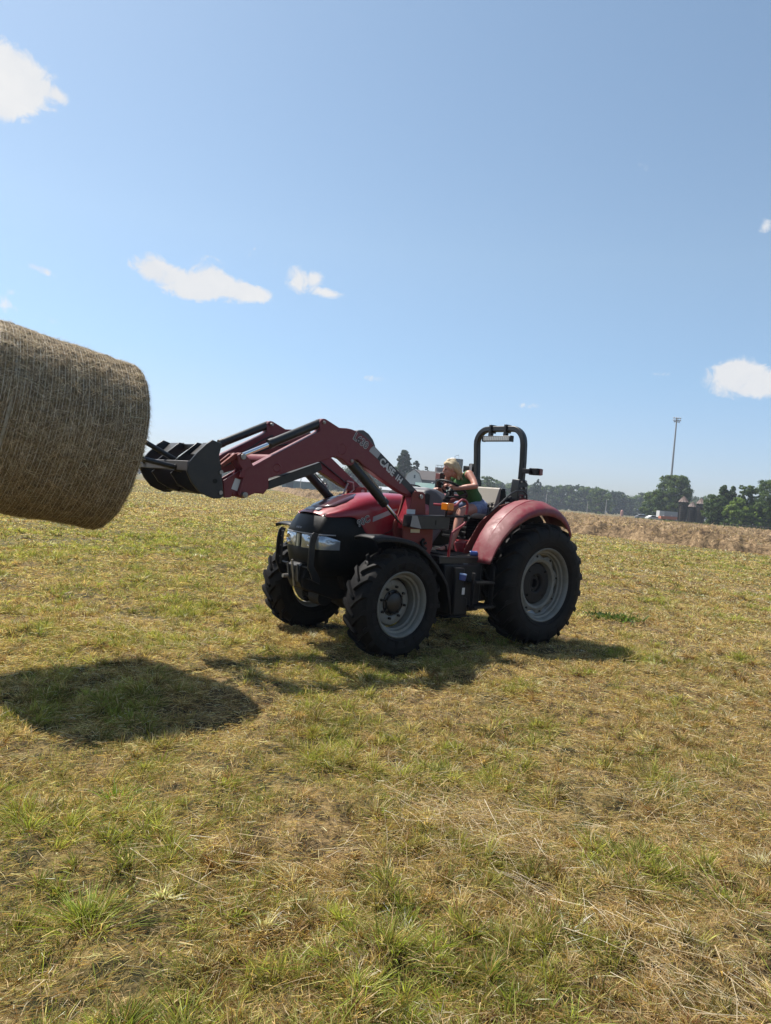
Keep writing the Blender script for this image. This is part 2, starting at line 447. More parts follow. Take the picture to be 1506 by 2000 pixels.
def make_wheel(Rr, wd, rim, lug, n, front):
    """built for the left side: outer face towards +y, axle along y, centre at the origin"""
    hw = wd / 2; h = Rr - rim
    root = MB()
    prof = [(rim - 0.01, -hw * .72), (rim + .012, -hw * .80), (rim + .05, -hw * .90), (rim + h * .38, -hw * 1.0), (rim + h * .62, -hw * 1.0), (rim + h * .82, -hw * .96),
            (Rr - .035, -hw * .9), (Rr - .012, -hw * .78), (Rr, -hw * .4), (Rr, hw * .4), (Rr - .012, hw * .78), (Rr - .035, hw * .9), (rim + h * .82, hw * .96), (rim + h * .62, hw * 1.0),
            (rim + h * .38, hw * 1.0), (rim + .05, hw * .90), (rim + .012, hw * .80), (rim - 0.01, hw * .72)]
    tyre = MB().lathe([(r, y) for r, y in prof], n=96, closed=True)
    lug_set(tyre, Rr, wd, lug, n, 1, 0)
    for rr, th_ in ((rim + h * .22, .004), (rim + h * .52, .003)):      # moulded rings on the sidewall
        for s in (1, -1):
            yy = hw * (0.965 if rr < rim + h * .3 else 1.0) * s
            tyre.lathe([(rr - .006, yy), (rr - .003, yy + s * th_), (rr + .003, yy + s * th_), (rr + .006, yy)], n=96)
    r = MB()
    # rim: flange, bead seat, stepped well
    yo = hw * .80
    r.lathe([(rim + .022, yo - .004), (rim + .024, yo + .008), (rim + .014, yo + .014), (rim + .002, yo + .006), (rim - .012, yo - .016), (rim - .016, yo - .045), (rim - .040, yo - .052),
             (rim - .046, yo - .085), (rim - .060, yo - .095), (rim - .062, 0.02), (rim - .060, -yo + .09), (rim - .03, -yo + .07), (rim - .014, -yo + .02), (rim + .022, -yo)], n=72)
    r.lathe([(rim + .018, yo - .006), (rim - .004, yo - .03), (rim - .04, 0), (rim - .004, -yo + .03), (rim + .018, -yo)], n=72)
    d = MB(); b = MB(); hub = MB()
    n_l = 8
    yd = -0.095 if front else 0.03
    rows = []
    N = 96
    for k in range(N):
        a = 2 * math.pi * k / N; wv = math.cos(n_l * a)
        if front:
            ro = (rim - .065) - 0.075 * (0.5 - 0.5 * math.cos(4 * a)) ** 1.2
            pr = [(0.10, yd + .075), (0.205, yd + .078), (0.225, yd + .072), (0.245, yd + .03), (ro * .96, yd - .015), (ro, yd - .02)]
        else:
            ro = (rim - .058) - 0.045 * (0.5 - 0.5 * wv) ** 1.5
            pr = [(0.10, yd - .045), (0.235, yd - .045), (0.255, yd - .03), (0.275, yd + .035), (0.30, yd + .045), (ro * .985, yd + .03), (ro, yd + .026)]
        rows.append([(q * math.sin(a), y, q * math.cos(a)) for q, y in pr])
    rows.append(rows[0]); d.grid(rows)
    if front:
        hub.lathe([(0.0, yd + .125), (0.085, yd + .123), (0.10, yd + .115), (0.112, yd + .095), (0.128, yd + .09), (0.130, yd + .06)], n=32)
        for k in range(8):
            a = 2 * math.pi * (k + .5) / 8; c = (0.165 * math.sin(a), 0.165 * math.cos(a))
            b.cyl((c[0], yd + .07, c[1]), (c[0], yd + .11, c[1]), .014, n=6)
            a2 = a; c = ((0.118) * math.sin(a2), 0.118 * math.cos(a2)); hub.cyl((c[0], yd + .09, c[1]), (c[0], yd + .118, c[1]), .011, n=6)
        for k in range(4):
            a = 2 * math.pi * k / 4; q = rim - .095
            b.box((q * math.sin(a), yd - .012, q * math.cos(a)), (.05, .03, .05), Matrix.Rotation(a, 3, 'Y'))
            for da in (-.12, .12): b.cyl((q * math.sin(a + da), yd - .03, q * math.cos(a + da)), (q * math.sin(a + da), yd + .012, q * math.cos(a + da)), .011, n=6)
    else:
        hub.lathe([(0.10, yd - .10), (0.105, yd + .0), (0.125, yd + .012), (0.235, yd + .008), (0.25, yd - .01), (0.262, yd - .05)], n=40)
        hub.lathe([(0.0, yd - .07), (0.05, yd - .07), (0.055, yd - .02), (0.085, yd - .02), (0.09, yd - .09)], n=28)
        for k in range(4):
            a = 2 * math.pi * (k + .35) / 4; c = (0.205 * math.sin(a), 0.205 * math.cos(a)); b.cyl((c[0], yd + .0, c[1]), (c[0], yd + .03, c[1]), .012, n=6)
        for k in range(8):
            a = 2 * math.pi * k / 8; q = rim - .085
            b.cyl((q * math.sin(a), yd + .02, q * math.cos(a)), (q * math.sin(a), yd + .055, q * math.cos(a)), .013, n=6)
            b.box((q * math.sin(a), yd + .01, q * math.cos(a)), (.055, .02, .06), Matrix.Rotation(a, 3, 'Y'))
    return tyre, r, d, hub, b

def add_wheel(Rr, wd, rim, lug, n, front, x, ytrack, z, steer=0.0):
    tyre, r, d, hub, b = make_wheel(Rr, wd, rim, lug, n, front)
    first = None
    for side in (1, -1):
        o = tyre.build('wheel', M['rubber'], T, angle=40) if first is None else first[0].copy()
        if first is None:
            kids = [r.build('rim', M['rim'], o, angle=28), d.build('wheel_disc', M['rim'], o, angle=28, solid=.012),
                    hub.build('hub', M['black'] if front else M['blackp'], o, angle=30)] + b.each('wheel_bolt', M['iron'], o)
            first = (o, kids)
        else:
            COL.objects.link(o); o.parent = T
            for kk in kids:
                c = kk.copy(); COL.objects.link(c); c.parent = o
        o.location = (x, side * ytrack, z)
        o.rotation_euler = (0, R(11 if side > 0 else 24), (0 if side > 0 else math.pi) + steer)
        if side < 0: o.scale = (-1, 1, 1)      # mirrored so that the tread still points forward
FR, RR_ = 0.575, 0.745
add_wheel(FR - .035, .33, .318, .036, 19, True, 2.235, .80, .555, R(3))
add_wheel(RR_ - .035, .43, .425, .038, 21, False, 0.0, .785, .725)

# --- chassis, axles
mb = MB()
mb.prism([(-.25, .55), (-.25, 1.0), (.5, 1.0), (.8, .95), (1.9, .95), (2.0, .75), (2.0, .5), (1.2, .42), (.5, .38), (-.05, .42)], -.17, .17)
mb.prism([(1.55, .75), (1.55, 1.25), (2.5, 1.2), (2.6, .95), (2.45, .6), (2.1, .55)], -.24, .24)
mb.prism([(2.1, .50), (2.1, .82), (2.9, .82), (2.96, .72), (2.9, .6), (2.5, .48)], -.15, .15)
mb.build('chassis', M['iron'], T, bevel=.02)
mb = MB(); mb.lathe([(0, -.66), (.07, -.66), (.075, -.3), (.15, -.16), (.17, 0), (.15, .16), (.075, .3), (.07, .66), (0, .66)], c=(2.235, 0, .52), n=20)
for s in (-1, 1):
    mb.lathe([(.02, s * .56), (.12, s * .58), (.14, s * .66), (.15, s * .76), (.13, s * .80)], c=(2.235, 0, .55), n=20)
    mb.cyl((2.05, s * .15, .50), (2.02, s * .58, .50), .022, n=8)
mb.cyl((2.6, -.1, .5), (2.6, .1, .5), .09, n=16)
mb.build('front_axle', M['iron'], T)
mb = MB(); mb.lathe([(.0, -.7), (.10, -.7), (.11, -.45), (.2, -.2), (.2, .2), (.11, .45), (.10, .7), (0, .7)], c=(0, 0, .72), n=20)
mb.build('rear_axle', M['iron'], T)

# --- grille and nose: plan outline at each height
def nose_pt(s, xf, wv, back):
    """s from -1 (right side, rearmost) over 0 (front centre) to 1 (left side, rearmost)"""
    a = abs(s); sg = 1 if s >= 0 else -1
    if a < .45:
        y = wv * .86 * a / .45; x = xf - .62 * y * y
    elif a < .6:
        t = (a - .45) / .15; y0 = wv * .86; x0 = xf - .62 * y0 * y0
        y = y0 + (wv - y0) * math.sin(t * math.pi / 2); x = x0 - .14 * (1 - math.cos(t * math.pi / 2)) - .03 * t
    else:
        t = (a - .6) / .4; x0 = xf - .62 * (wv * .86) ** 2 - .17; x = x0 + (back - x0) * t; y = wv + .005 * t
    return x, sg * y
SS = [k / 24 - 1 for k in range(49)]
GZ = [(1.402, 2.80, .29, 2.30), (1.37, 2.835, .305, 2.3), (1.28, 2.895, .325, 2.24), (1.20, 2.93, .335, 2.20), (1.16, 2.915, .335, 2.18), (1.04, 2.92, .335, 2.10), (1.015, 2.93, .335, 2.05), (.90, 2.90, .32, 2.0), (.76, 2.86, .29, 1.95)]
mb = MB(); mb.grid([[(*nose_pt(s, xf, wv, bk), z) for s in SS] for (z, xf, wv, bk) in GZ])
grille = mb.build('grille', M['mesh'], T, angle=50, solid=.012)
for k in range(7):          # horizontal mesh ribs low on the side, seen as fine lines
    z = .80 + k * .026; mb = MB()
mb = MB()
for k in range(9):
    z = 1.225 + k * .019; t = (z - 1.2) / .2; xf = 2.932 - .115 * t - .01
    mb.tube([(*nose_pt(s * .40, xf + .012, .33, 2.2), z) for s in [q / 8 - 1 for q in range(17)]], .0035, 5)
mb.each('grille_slat', M['blackp'], grille)
mb = MB(); mb.grid([[(*nose_pt(s, 2.945, .34, 2.2), z) for s in [q / 20 * .62 for q in range(-20, 21)]] for z in (1.196, 1.184)])
mb.build('trim_strip', M['decalg'], grille, solid=.006)
def lampset(s0, s1, name='headlight'):
    q = [s0 + (s1 - s0) * k / 14 for k in range(15)]
    rows = []
    for z, e in ((1.180, .0), (1.172, .012), (1.11, .018), (1.05, .014), (1.035, .0)):
        row = []
        for i, s in enumerate(q):
            ee = e * min(1, 4 * min(i, 14 - i) / 14 + .05)
            x, y = nose_pt(s, 2.928, .342, 2.2); sh = (1.11 - z) * 0.10 * (abs(s) > .5)
            zz = z - (0.05 * max(0, abs(s) - .52) / .14 if z > 1.12 else -0.0) 
            row.append((x + ee * (1 - .7 * (abs(s) > .55)), y + (1 if s > 0 else -1) * ee * (.3 + .7 * (abs(s) > .55)), zz))
        rows.append(row)
    m = MB(); m.grid(rows); m.grid([[(p[0] - .02, p[1] * .96, p[2]) for p in rows[0]], rows[0]]); m.grid([rows[-1], [(p[0] - .02, p[1] * .96, p[2]) for p in rows[-1]]])
    return m.build(name, M['lamp'], T, angle=60)
for s in (1, -1):
    hl = lampset(s * .085, s * .655)
    x, y = nose_pt(s * .30, 2.935, .342, 2.2)
    m = MB(); m.lathe([(.048, .0), (.052, .012), (.046, .014), (.030, -.004), (.0, -.01)], c=(x + .004, y, 1.108), n=24, axis='x'); m.build('reflector', M['chrome'], hl)
m = MB(); m.box((2.93, 0, 1.108), (.025, .035, .13)); m.build('sunlit_gap_strip', M['cream'], grille)  # cream strip paints the sunlit gap between the headlights
text_part('CASE IH', (2.925, -.075, 1.232), (0, 1, 0), (-.5, 0, 1), .020, M['decalg'], T, .01)

# --- hood
HS = [  # x, half width, top z, shoulder z, low z
    (2.845, .275, 1.402, 1.385, 1.372), (2.80, .295, 1.430, 1.400, 1.372), (2.70, .315, 1.475, 1.420, 1.378), (2.58, .330, 1.525, 1.452, 1.392), (2.46, .338, 1.568, 1.480, 1.385),
    (2.36, .342, 1.600, 1.505, 1.28), (2.27, .345, 1.622, 1.520, 1.17), (2.15, .347, 1.643, 1.535, 1.185), (1.98, .350, 1.660, 1.552, 1.175), (1.80, .352, 1.668, 1.560, 1.19), (1.60, .352, 1.672, 1.565, 1.21), (1.42, .350, 1.670, 1.565, 1.22)]
mb = MB(); rows = []
for (x, wv, zt, zs, zl) in HS:
    prof = [(0, zt), (.25, zt - .001), (.50, zt - .005), (.70, zt - .016), (.84, zt - .040), (.93, zs + .018), (.985, zs - .02), (1.0, zs - .06 if zs - .06 > zl + .01 else zl + .012), (1.0, (zs + zl) / 2 - .03 if (zs - zl) > .15 else zl + .006), (.99, zl)]
    fr = max(0, (x - 2.3) / .55)
    full = [(x - .55 * (wv * a) ** 2 * fr * 1.3, -wv * a, z) for a, z in prof[::-1]] + [(x - .55 * (wv * a) ** 2 * fr * 1.3, wv * a, z) for a, z in prof[1:]]
    rows.append(full)
mb.grid(rows)
hood = mb.build('hood', M['red'], T, angle=70, solid=.008, sub=2)
mb = MB()   # dark raised decal on the bonnet top
rows = []
for (x, wv, zt) in ((2.74, .12, 1.462), (2.66, .20, 1.496), (2.52, .215, 1.553), (2.40, .18, 1.592), (2.24, .02, 1.632)):
    rows.append([(x - .3 * (y * wv) ** 2, y * wv, zt + .0035 - .055 * (y * wv / .33) ** 4) for y in (-1, -.5, 0, .5, 1)])
mb.grid(rows); mb.build('bonnet_decal', M['red_dark'], hood, solid=.002)
mb = MB(); mb.grid([[(x, y, z + .004) for y in (-.13, 0, .13)] for x, z in ((2.80, 1.428), (2.745, 1.458))]); mb.build('bonnet_badge', M['decalg'], hood, solid=.002)
# panel line arc and lower engine bay
mb = MB(); mb.prism([(1.45, .8), (1.45, 1.26), (1.62, 1.30), (2.32, 1.30), (2.32, .85)], -.315, .315); mb.build('engine_bay', M['mesh'], T, bevel=.02)
mb = MB()
for s in (1, -1): mb.tube([(1.86, s * .356, 1.43), (1.90, s * .357, 1.33), (1.98, s * .357, 1.26), (2.08, s * .356, 1.22), (2.2, s * .355, 1.21)], .004, 6)
mb.each('panel_seam', M['black'], hood)
for s in (1, -1):
    mb = MB(); pts = [(2.235, 1.405), (2.235, 1.352), (1.97, 1.452), (1.90, 1.51), (1.985, 1.50)]
    mb.prism(pts, s * .3495, s * .3575); mb.build('side_stripe', M['decalg'], hood)
mb = MB(); mb.lathe([(.012, 0), (.022, .003), (.03, .0)], c=(1.805, .352, 1.49), n=20); mb.build('round_badge', M['decalw'], hood)
text_part('90C', (2.425, .3535, 1.290), (-1, 0, .44), (.1, 0, 1), .070, M['decalw'], T, .050, .0012)
text_part('90C', (2.425, .3550, 1.290), (-1, 0, .44), (.1, 0, 1), .070, M['decalb'], T, .004, .0012)

# --- front guard
for s in (1, -1):
    mb = MB(); y = s * .32
    mb.prism([(2.90, 1.20), (2.96, 1.215), (2.985, 1.18), (3.0, 1.10), (3.0, .86), (2.93, .72), (2.84, .68), (2.84, .74), (2.93, .87), (2.93, 1.10)], y - .007, y + .007)
    mb.box((2.955, y - s * .03, 1.0), (.012, .06, .36)); g = mb.build('guard_upright', M['black'], T, bevel=.003)
    mb = MB()
    for z in (1.12, 1.02, .9): mb.cyl((2.962, y - s * .03, z), (2.968, y - s * .03, z), .008, n=8)
    mb.each('bolt', M['steel'], g)
mb = MB(); mb.prism([(2.86, .66), (2.86, .87), (2.94, .87), (2.97, .84), (2.97, .70), (2.93, .62)], -.10, .13)
mb.bar((2.92, -.31, .84), (2.92, .31, .84), .05, .012); mb.bar((2.87, -.31, .72), (2.87, .31, .72), .05, .012)
mb.bar((2.98, -.10, .86), (2.98, -.04, .68), .012, .03); mb.bar((2.98, .10, .86), (2.98, .13, .68), .012, .03)
mb.build('front_hitch', M['black'], T, bevel=.004)
mb = MB(); mb.cyl((2.99, -.06, .72), (3.05, -.06, .72), .02); mb.cyl((2.95, .02, .62), (3.0, .02, .9), .012)
mb.build('hitch_pin', M['steel'], T)

# --- front fenders (black plastic)
for s in (1, -1):
    mb = MB(); path = [(2.66, 1.208), (2.573, 1.232), (2.408, 1.232), (2.256, 1.215), (2.12, 1.19), (2.014, 1.135), (1.90, 1.055), (1.791, .958), (1.70, .86), (1.621, .759), (1.565, .60), (1.54, .434)]
    rows = []
    for (x, z) in path:
        cx, cz = 2.235, .55; d = Vector((x - cx, 0, z - cz)).normalized()
        pr = [(.60, -.035), (.615, 0), (.72, .012), (.86, .012), (.945, 0), (.965, -.04)]
        rows.append([(x + d.x * o_, s * yy, z + d.z * o_) for yy, o_ in pr])
    mb.grid(rows); f = mb.build('front_fender', M['blackp'], T, angle=50, solid=.010)
    mb = MB(); mb.bar((2.1, s * .58, .75), (2.1, s * .66, 1.18), .04, .03); mb.bar((1.9, s * .60, .75), (1.9, s * .68, 1.05), .04, .03); mb.bar((2.2, s * .55, .72), (1.88, s * .6, .76), .05, .03); mb.each('fender_bracket', M['black'], f)

# --- rear fenders
RP = [(.987, .972, 1), (.963, 1.03, 1), (.92, 1.15, 1), (.84, 1.29, 1), (.735, 1.42, 1), (.61, 1.53, 1), (.46, 1.63, 1), (.30, 1.695, 1), (.14, 1.725, 1), (-.03, 1.720, 1), (-.18, 1.685, 1), (-.30, 1.62, 1), (-.40, 1.53, 1), (-.46, 1.43, 1)]
for s in (1, -1):
    mb = MB(); rows = []
    for (x, z, _), lk in zip(RP, (.10, .16, .26, .38, .52, .68, .82, .95, 1.05, 1.1, 1.1, 1.1, 1.05, 1.0)):
        d = Vector((x, 0, z - .62)).normalized()
        pr = [(.60, -.07), (.602, -.02), (.612, -.004), (.63, .002), (.70, .004), (.775, .004), (.80, .0), (.822, -.012), (.90, -.036), (.955, -.068), (.978, -.10), (.982, -.155)]
        rows.append([(x + d.x * o_ * (lk if yy > .8 else 1), s * (yy - (1 - lk) * .06 * (yy > .85)), z + d.z * o_ * (lk if yy > .8 else 1)) for yy, o_ in pr])
    mb.grid(rows); rf = mb.build('rear_fender', M['red_dusty'], T, angle=40, solid=.008)
    mb = MB(); mb.prism([(.99, .93), (.90, 1.15), (.72, 1.41), (.45, 1.615), (.14, 1.70), (-.18, 1.66), (-.38, 1.50), (-.30, 1.45), (-.10, 1.56), (.14, 1.60), (.40, 1.51), (.62, 1.33), (.78, 1.10), (.86, .93)], s * .47, s * .482)
    mb.build('fender_wall', M['red_rust'], rf)
    mb = MB(); mb.prism([(.94, .96), (.87, 1.14), (.69, 1.38), (.43, 1.58), (.14, 1.67), (-.17, 1.63), (-.36, 1.48), (-.36, 1.15), (.1, 1.0), (.5, .9), (.94, .85)], s * .555, s * .567)
    mb.build('fender_shade_sheet', M['blackp'], rf)  # black sheet added to stand in for the shade under the fender
    mb = MB(); mb.tube([(x * .992 + .002, s * .792, z + .004) for (x, z, _) in RP[1:9]], .008, 6); mb.build('fender_rib', M['red'], rf)

# --- platform, seat base, steps, tank
mb = MB(); mb.box((1.13, 0, 1.015), (.92, 1.50, .03)); mb.box((1.15, .735, .985), (.86, .03, .07)); mb.box((1.15, -.735, .985), (.86, .03, .07)); mb.box((.35, 0, 1.02), (.7, .84, .05))
mb.build('platform', M['black'], T, bevel=.006)
mb = MB(); mb.box((1.10, .42, 1.036), (.62, .58, .010)); mb.build('floor_mat', M['iron'], T)
mb = MB(); mb.prism([(.84, 1.03), (.84, 1.145), (.78, 1.175), (-.2, 1.19), (-.2, 1.03)], .12, .36); mb.build('seat_base', M['red'], T, bevel=.01)
mb = MB(); mb.box((.75, .3625, 1.075), (.14, .004, .035)); mb.build('safety_sticker', M['cream'], T)
mb = MB(); mb.prism([(.95, .42), (.95, .95), (1.54, .95), (1.52, .75), (1.44, .60), (1.40, .36), (1.20, .34), (1.20, .42)], .48, .80); mb.build('fuel_tank', M['blackp'], T, bevel=.02)
mb = MB(); mb.prism([(.95, .42), (.95, .95), (1.54, .95), (1.52, .75), (1.44, .60), (1.40, .36), (1.20, .34)], -.80, -.48); mb.build('fuel_tank', M['blackp'], T, bevel=.02)
for s in (1, -1):
    mb = MB()
    mb.box((1.03, s * .84, .76), (.30, .22, .025)); mb.box((1.03, s * .84, .49), (.32, .24, .03)); mb.box((.88, s * .90, .70), (.018, .06, .50)); mb.box((1.18, s * .90, .66), (.018, .05, .42))
    mb.box((1.03, s * .745, .62), (.30, .012, .20)); mb.box((1.03, s * .745, .86), (.30, .012, .16)); mb.box((1.33, s * .83, .385), (.30, .12, .012))
    mb.build('step', M['blackp'], T, bevel=.005)
mb = MB(); mb.prism([(1.43, .92), (1.30, .92), (1.29, .60), (1.22, .585), (1.21, .40), (1.42, .40)], .80, .87); mb.build('toolbox', M['blackp'], T, bevel=.012)
mb = MB(); mb.cyl((1.335, .86, .785), (1.325, .86, .845), .046, .052, 20)
fc = mb.build('filler_neck', M['blue'], T, bevel=.004)
mb = MB(); mb.cyl((1.325, .86, .845), (1.323, .86, .862), .052, .05, 20); mb.build('filler_cap', M['bluecap'], fc, bevel=.005)
mb = MB(); mb.box((1.30, .874, .665), (.04, .004, .075)); mb.build('warning_label', M['decalw'], T)
mb = MB(); mb.box((1.18, .758, .94), (.07, .004, .03)); mb.build('warning_label', M['decalg'], T)

# --- dash console and steering
mb = MB()
con = [(1.46, 1.30), (1.46, 1.70), (1.427, 1.738), (1.352, 1.762), (1.26, 1.745), (1.17, 1.69), (1.10, 1.60), (1.07, 1.47), (1.075, 1.33), (1.26, 1.10), (1.46, 1.06)]
mb.prism(con, -.27, .27); mb.build('console', M['grey'], T, bevel=.035, seg=3)
mb = MB(); mb.prism([(1.40, 1.60), (1.40, 1.74), (1.30, 1.775), (1.16, 1.765), (1.02, 1.72), (1.0, 1.69), (1.1, 1.6)], -.17, .17); mb.build('dashboard', M['greyl'], T, bevel=.03, seg=3)
mb = MB(); mb.prism([(1.50, 1.28), (1.50, 1.70), (1.455, 1.72), (1.40, 1.70), (1.40, 1.28)], -.33, .33); mb.build('console_shroud', M['blackp'], T, bevel=.02)
WC = Vector((.755, .0, 1.785)); WN = Vector((-.5, 0, .866)).normalized(); WX = Vector((.866, 0, .5)); WY = Vector((0, 1, 0))
mb = MB(); mb.tube([WC + WX * .2 * math.cos(a) + WY * .2 * math.sin(a) for a in [2 * math.pi * k / 40 for k in range(40)]], .0155, 10, closed=True)
for a in (R(90), R(210), R(330)):
    mb.tube([WC - WN * .03, WC + (WX * math.cos(a) + WY * math.sin(a)) * .10 - WN * .012, WC + (WX * math.cos(a) + WY * math.sin(a)) * .195], [.018, .014, .011], 8, flat=.5)
mb.cyl(WC - WN * .05, WC + WN * .012, .045, .035, 18)
mb.build('steering_wheel', M['blackp'], T)
mb = MB(); mb.tube([WC - WN * .04, WC - WN * .14, (1.0, 0, 1.55)], [.032, .045, .06], 14); mb.build('steering_column', M['blackp'], T)
mb = MB(); mb.tube([(.90, .03, 1.68), (.80, .16, 1.70), (.72, .22, 1.735)], [.008, .008, .016], 8); mb.tube([(.93, -.05, 1.70), (.9, -.2, 1.74)], [.007, .012], 8); mb.each('shuttle_lever', M['black'], T)

# --- seat
seat = MB(); seat.prism([(.62, 1.455), (.60, 1.51), (.50, 1.525), (.25, 1.50), (.16, 1.50), (.14, 1.45), (.20, 1.43)], -.24, .24)
st = seat.build('seat', M['seat'], T, bevel=.03, seg=3)
mb = MB(); mb.prism([(.16, 1.52), (.20, 1.60), (.165, 1.72), (.13, 1.84), (.105, 1.858), (.09, 1.85), (.10, 1.74), (.12, 1.55)], -.215, .215)
sb = mb.build('backrest', M['seat'], T, bevel=.03, seg=3)
mb = MB(); mb.prism([(.13, 1.46), (.12, 1.62), (.098, 1.76), (.088, 1.85), (.02, 1.855), (-.01, 1.74), (.02, 1.5)], -.225, .225); mb.build('seat_shell', M['blackp'], sb, bevel=.015)
mb = MB(); mb.tube([(.195, y, 1.67 - .03 * math.cos(y * 7)) for y in (-.2, -.1, 0, .1, .2)], .004, 5); mb.build('seam', M['blackp'], sb)
mb = MB()
for k in range(8):
    z = 1.20 + k * .031; e = .012 if k % 2 else 0
    mb.box((.43, 0, z), (.46 - e * 2, .42 - e * 2, .03))
mb.box((.38, 0, 1.43), (.5, .46, .03)); mb.box((.16, .26, 1.47), (.14, .05, .16)); mb.box((.1, .27, 1.53), (.3, .04, .04))
mb.build('seat_suspension', M['blackp'], T, bevel=.004)
mb = MB(); mb.prism([(-.3, 1.19), (-.3, 1.55), (-.1, 1.6), (.05, 1.5), (.1, 1.19)], -.42, .42); mb.build('rear_housing', M['black'], T, bevel=.02)
mb = MB()
for y, h_ in ((.30, 1.60), (.33, 1.56), (.36, 1.62)):
    mb.tube([(.42, y, 1.40), (.40, y, h_)], .006, 6); mb.tube([(.40, y, h_), (.398, y, h_ + .035)], .014, 8)
mb.each('hydraulic_lever', M['black'], T)

# --- roll bar
RY = .405; RX = -.085
pts = [(-.02 + RX, -RY + .05, 1.05), (RX + .01, -RY + .035, 1.75), (RX + .03, -RY + .01, 2.2), (RX + .045, -RY, 2.42)]
for k in range(1, 8):
    a = k / 8 * math.pi / 2; pts.append((RX + .05, -RY + .20 * (1 - math.cos(a)), 2.43 + .195 * math.sin(a)))
pts += [(RX + .05, -RY + .22, 2.625), (RX + .05, RY - .22, 2.625)]
for k in range(1, 8)[::-1]:
    a = k / 8 * math.pi / 2; pts.append((RX + .05, RY - .20 * (1 - math.cos(a)), 2.43 + .195 * math.sin(a)))
pts += [(RX + .045, RY, 2.42), (RX + .03, RY, 2.2), (RX + .01, RY - .02, 1.75), (-.02 + RX, RY - .03, 1.05)]
mb = MB(); mb.tube(pts, .0515, 4, upv=(1, 1, 0)); rb = mb.build('roll_bar', M['black'], T, bevel=.012, seg=3, angle=30)
mb = MB()
for s in (1, -1):
    mb.prism([(-.12, 1.70), (-.12, 1.93), (-.08, 1.98), (.05, 1.98), (.06, 1.86), (.06, 1.7)], s * .40 - .06, s * .40 + .065)
mb.each('pivot_bracket', M['black'], rb, bevel=.008)
mb = MB()
for s in (1, -1): mb.prism([(-.12, 1.6), (-.11, 1.80), (.035, 1.80), (.06, 1.6)], s * .41 - .055, s * .41 + .055)
mb.each('roll_bar_post', M['red'], T, bevel=.008)
mb = MB()
for z in (1.77, 1.88, 1.96): mb.cyl((-.06, .46, z), (-.06, .485, z), .014, n=8); mb.cyl((.02, .46, z - .01), (.02, .48, z - .01), .010, n=8)
mb.each('bolt', M['steel'], rb)
lb = MB(); lb.box((.0, -.01, 2.495), (.055, .48, .072)); lb.box((.0, -.252, 2.495), (.07, .012, .08)); lb.box((.0, .232, 2.495), (.07, .012, .08))
lbo = lb.build('light_bar', M['black'], rb, bevel=.006)
mb = MB(); mb.box((.029, -.01, 2.495), (.004, .44, .05)); mb.build('lens', M['led'], lbo)
mb = MB()
for k in range(14): mb.box((.0315, -.01 + (k - 6.5) * .0315, 2.495), (.002, .003, .05))
mb.each('lens_divider', M['blackp'], lbo)
mb = MB()
for y in (-.14, .12): mb.box((-.005, y, 2.55), (.05, .05, .05)); mb.box((-.032, y, 2.625), (.108, .035, .108)); mb.cyl((-.005, y - .04, 2.55), (-.005, y + .04, 2.55), .012, n=8)
mb.each('light_bar_clamp', M['black'], rb, bevel=.004)
mb = MB(); mb.box((.048, -.40, 2.08), (.006, .04, .16)); mb.build('warning_label', M['greyl'], rb)
# work and warning lamps on posts
for s in (1, -1):
    mb = MB(); mb.box((-.04, s * .50, 2.09), (.06, .12, .06)); mb.box((-.10, s * .58, 2.09), (.10, .13, .085))
    tl = mb.build('rear_lamp', M['blackp'], rb, bevel=.006)
    mb = MB(); mb.box((-.12, s * .652, 2.09), (.06, .014, .075)); mb.build('lens', M['redlens'], tl, bevel=.004)
mb = MB(); mb.box((-.08, -.5, 2.12), (.05, .09, .09)); mb.build('work_lamp', M['blackp'], rb, bevel=.008)
# hose loop beside the near post
mb = MB(); mb.tube([(.60, .46, 1.50), (.573, .50, 1.54), (.51, .53, 1.609), (.379, .55, 1.721), (.277, .55, 1.796), (.187, .55, 1.83), (.073, .55, 1.838), (-.01, .55, 1.80), (-.03, .54, 1.73), (-.04, .5, 1.6)], .011, 8)
mb.build('hose', M['hose'], T)
mb = MB(); mb.tube([(.33, .48, 1.70), (.24, .50, 1.73), (.17, .50, 1.70)], [.02, .035, .02], 8); mb.box((.22, .5, 1.71), (.10, .06, .05)); mb.build('coupler', M['blackp'], T)

# --- hand rails with turn signals
for s in (1, -1):
    g = [(1.62, .62, 1.592), (1.56, .70, 1.592), (1.452, .76, 1.588), (1.405, .76, 1.606), (1.37, .76, 1.640), (1.325, .76, 1.668), (1.275, .76, 1.664), (1.243, .76, 1.64), (1.230, .76, 1.60), (1.229, .76, 1.55), (1.236, .76, 1.48), (1.238, .76, 1.43), (1.26, .76, 1.40), (1.314, .76, 1.366), (1.40, .76, 1.320), (1.435, .76, 1.295), (1.450, .76, 1.25), (1.446, .745, 1.03)]
    mb = MB(); mb.tube([(x, s * y, z) for x, y, z in g], .0145, 10); hr = mb.build('handrail', M['red'], T)
    mb = MB(); mb.box((1.585, s * .815, 1.58), (.06, .075, .085)); mb.box((1.585, s * .78, 1.58), (.05, .05, .05)); mb.tube([(1.585, s * .80, 1.54), (1.585, s * .79, 1.475), (1.40, s * .78, 1.478), (1.235, s * .765, 1.482)], .012, 8)
    mb.box((1.235, s * .765, 1.47), (.05, .05, .07)); ts = mb.build('turn_signal', M['blackp'], T, bevel=.004)
    mb = MB(); mb.box((1.618, s * .80, 1.58), (.018, .10, .078)); mb.box((1.585, s * .857, 1.58), (.085, .012, .078)); mb.build('lens', M['orange'], ts, bevel=.006)
    mb = MB(); mb.tube([(1.235, s * .79, 1.475), (1.235, s * .80, 1.475)], .012, 8); mb.build('bolt', M['steel'], ts)
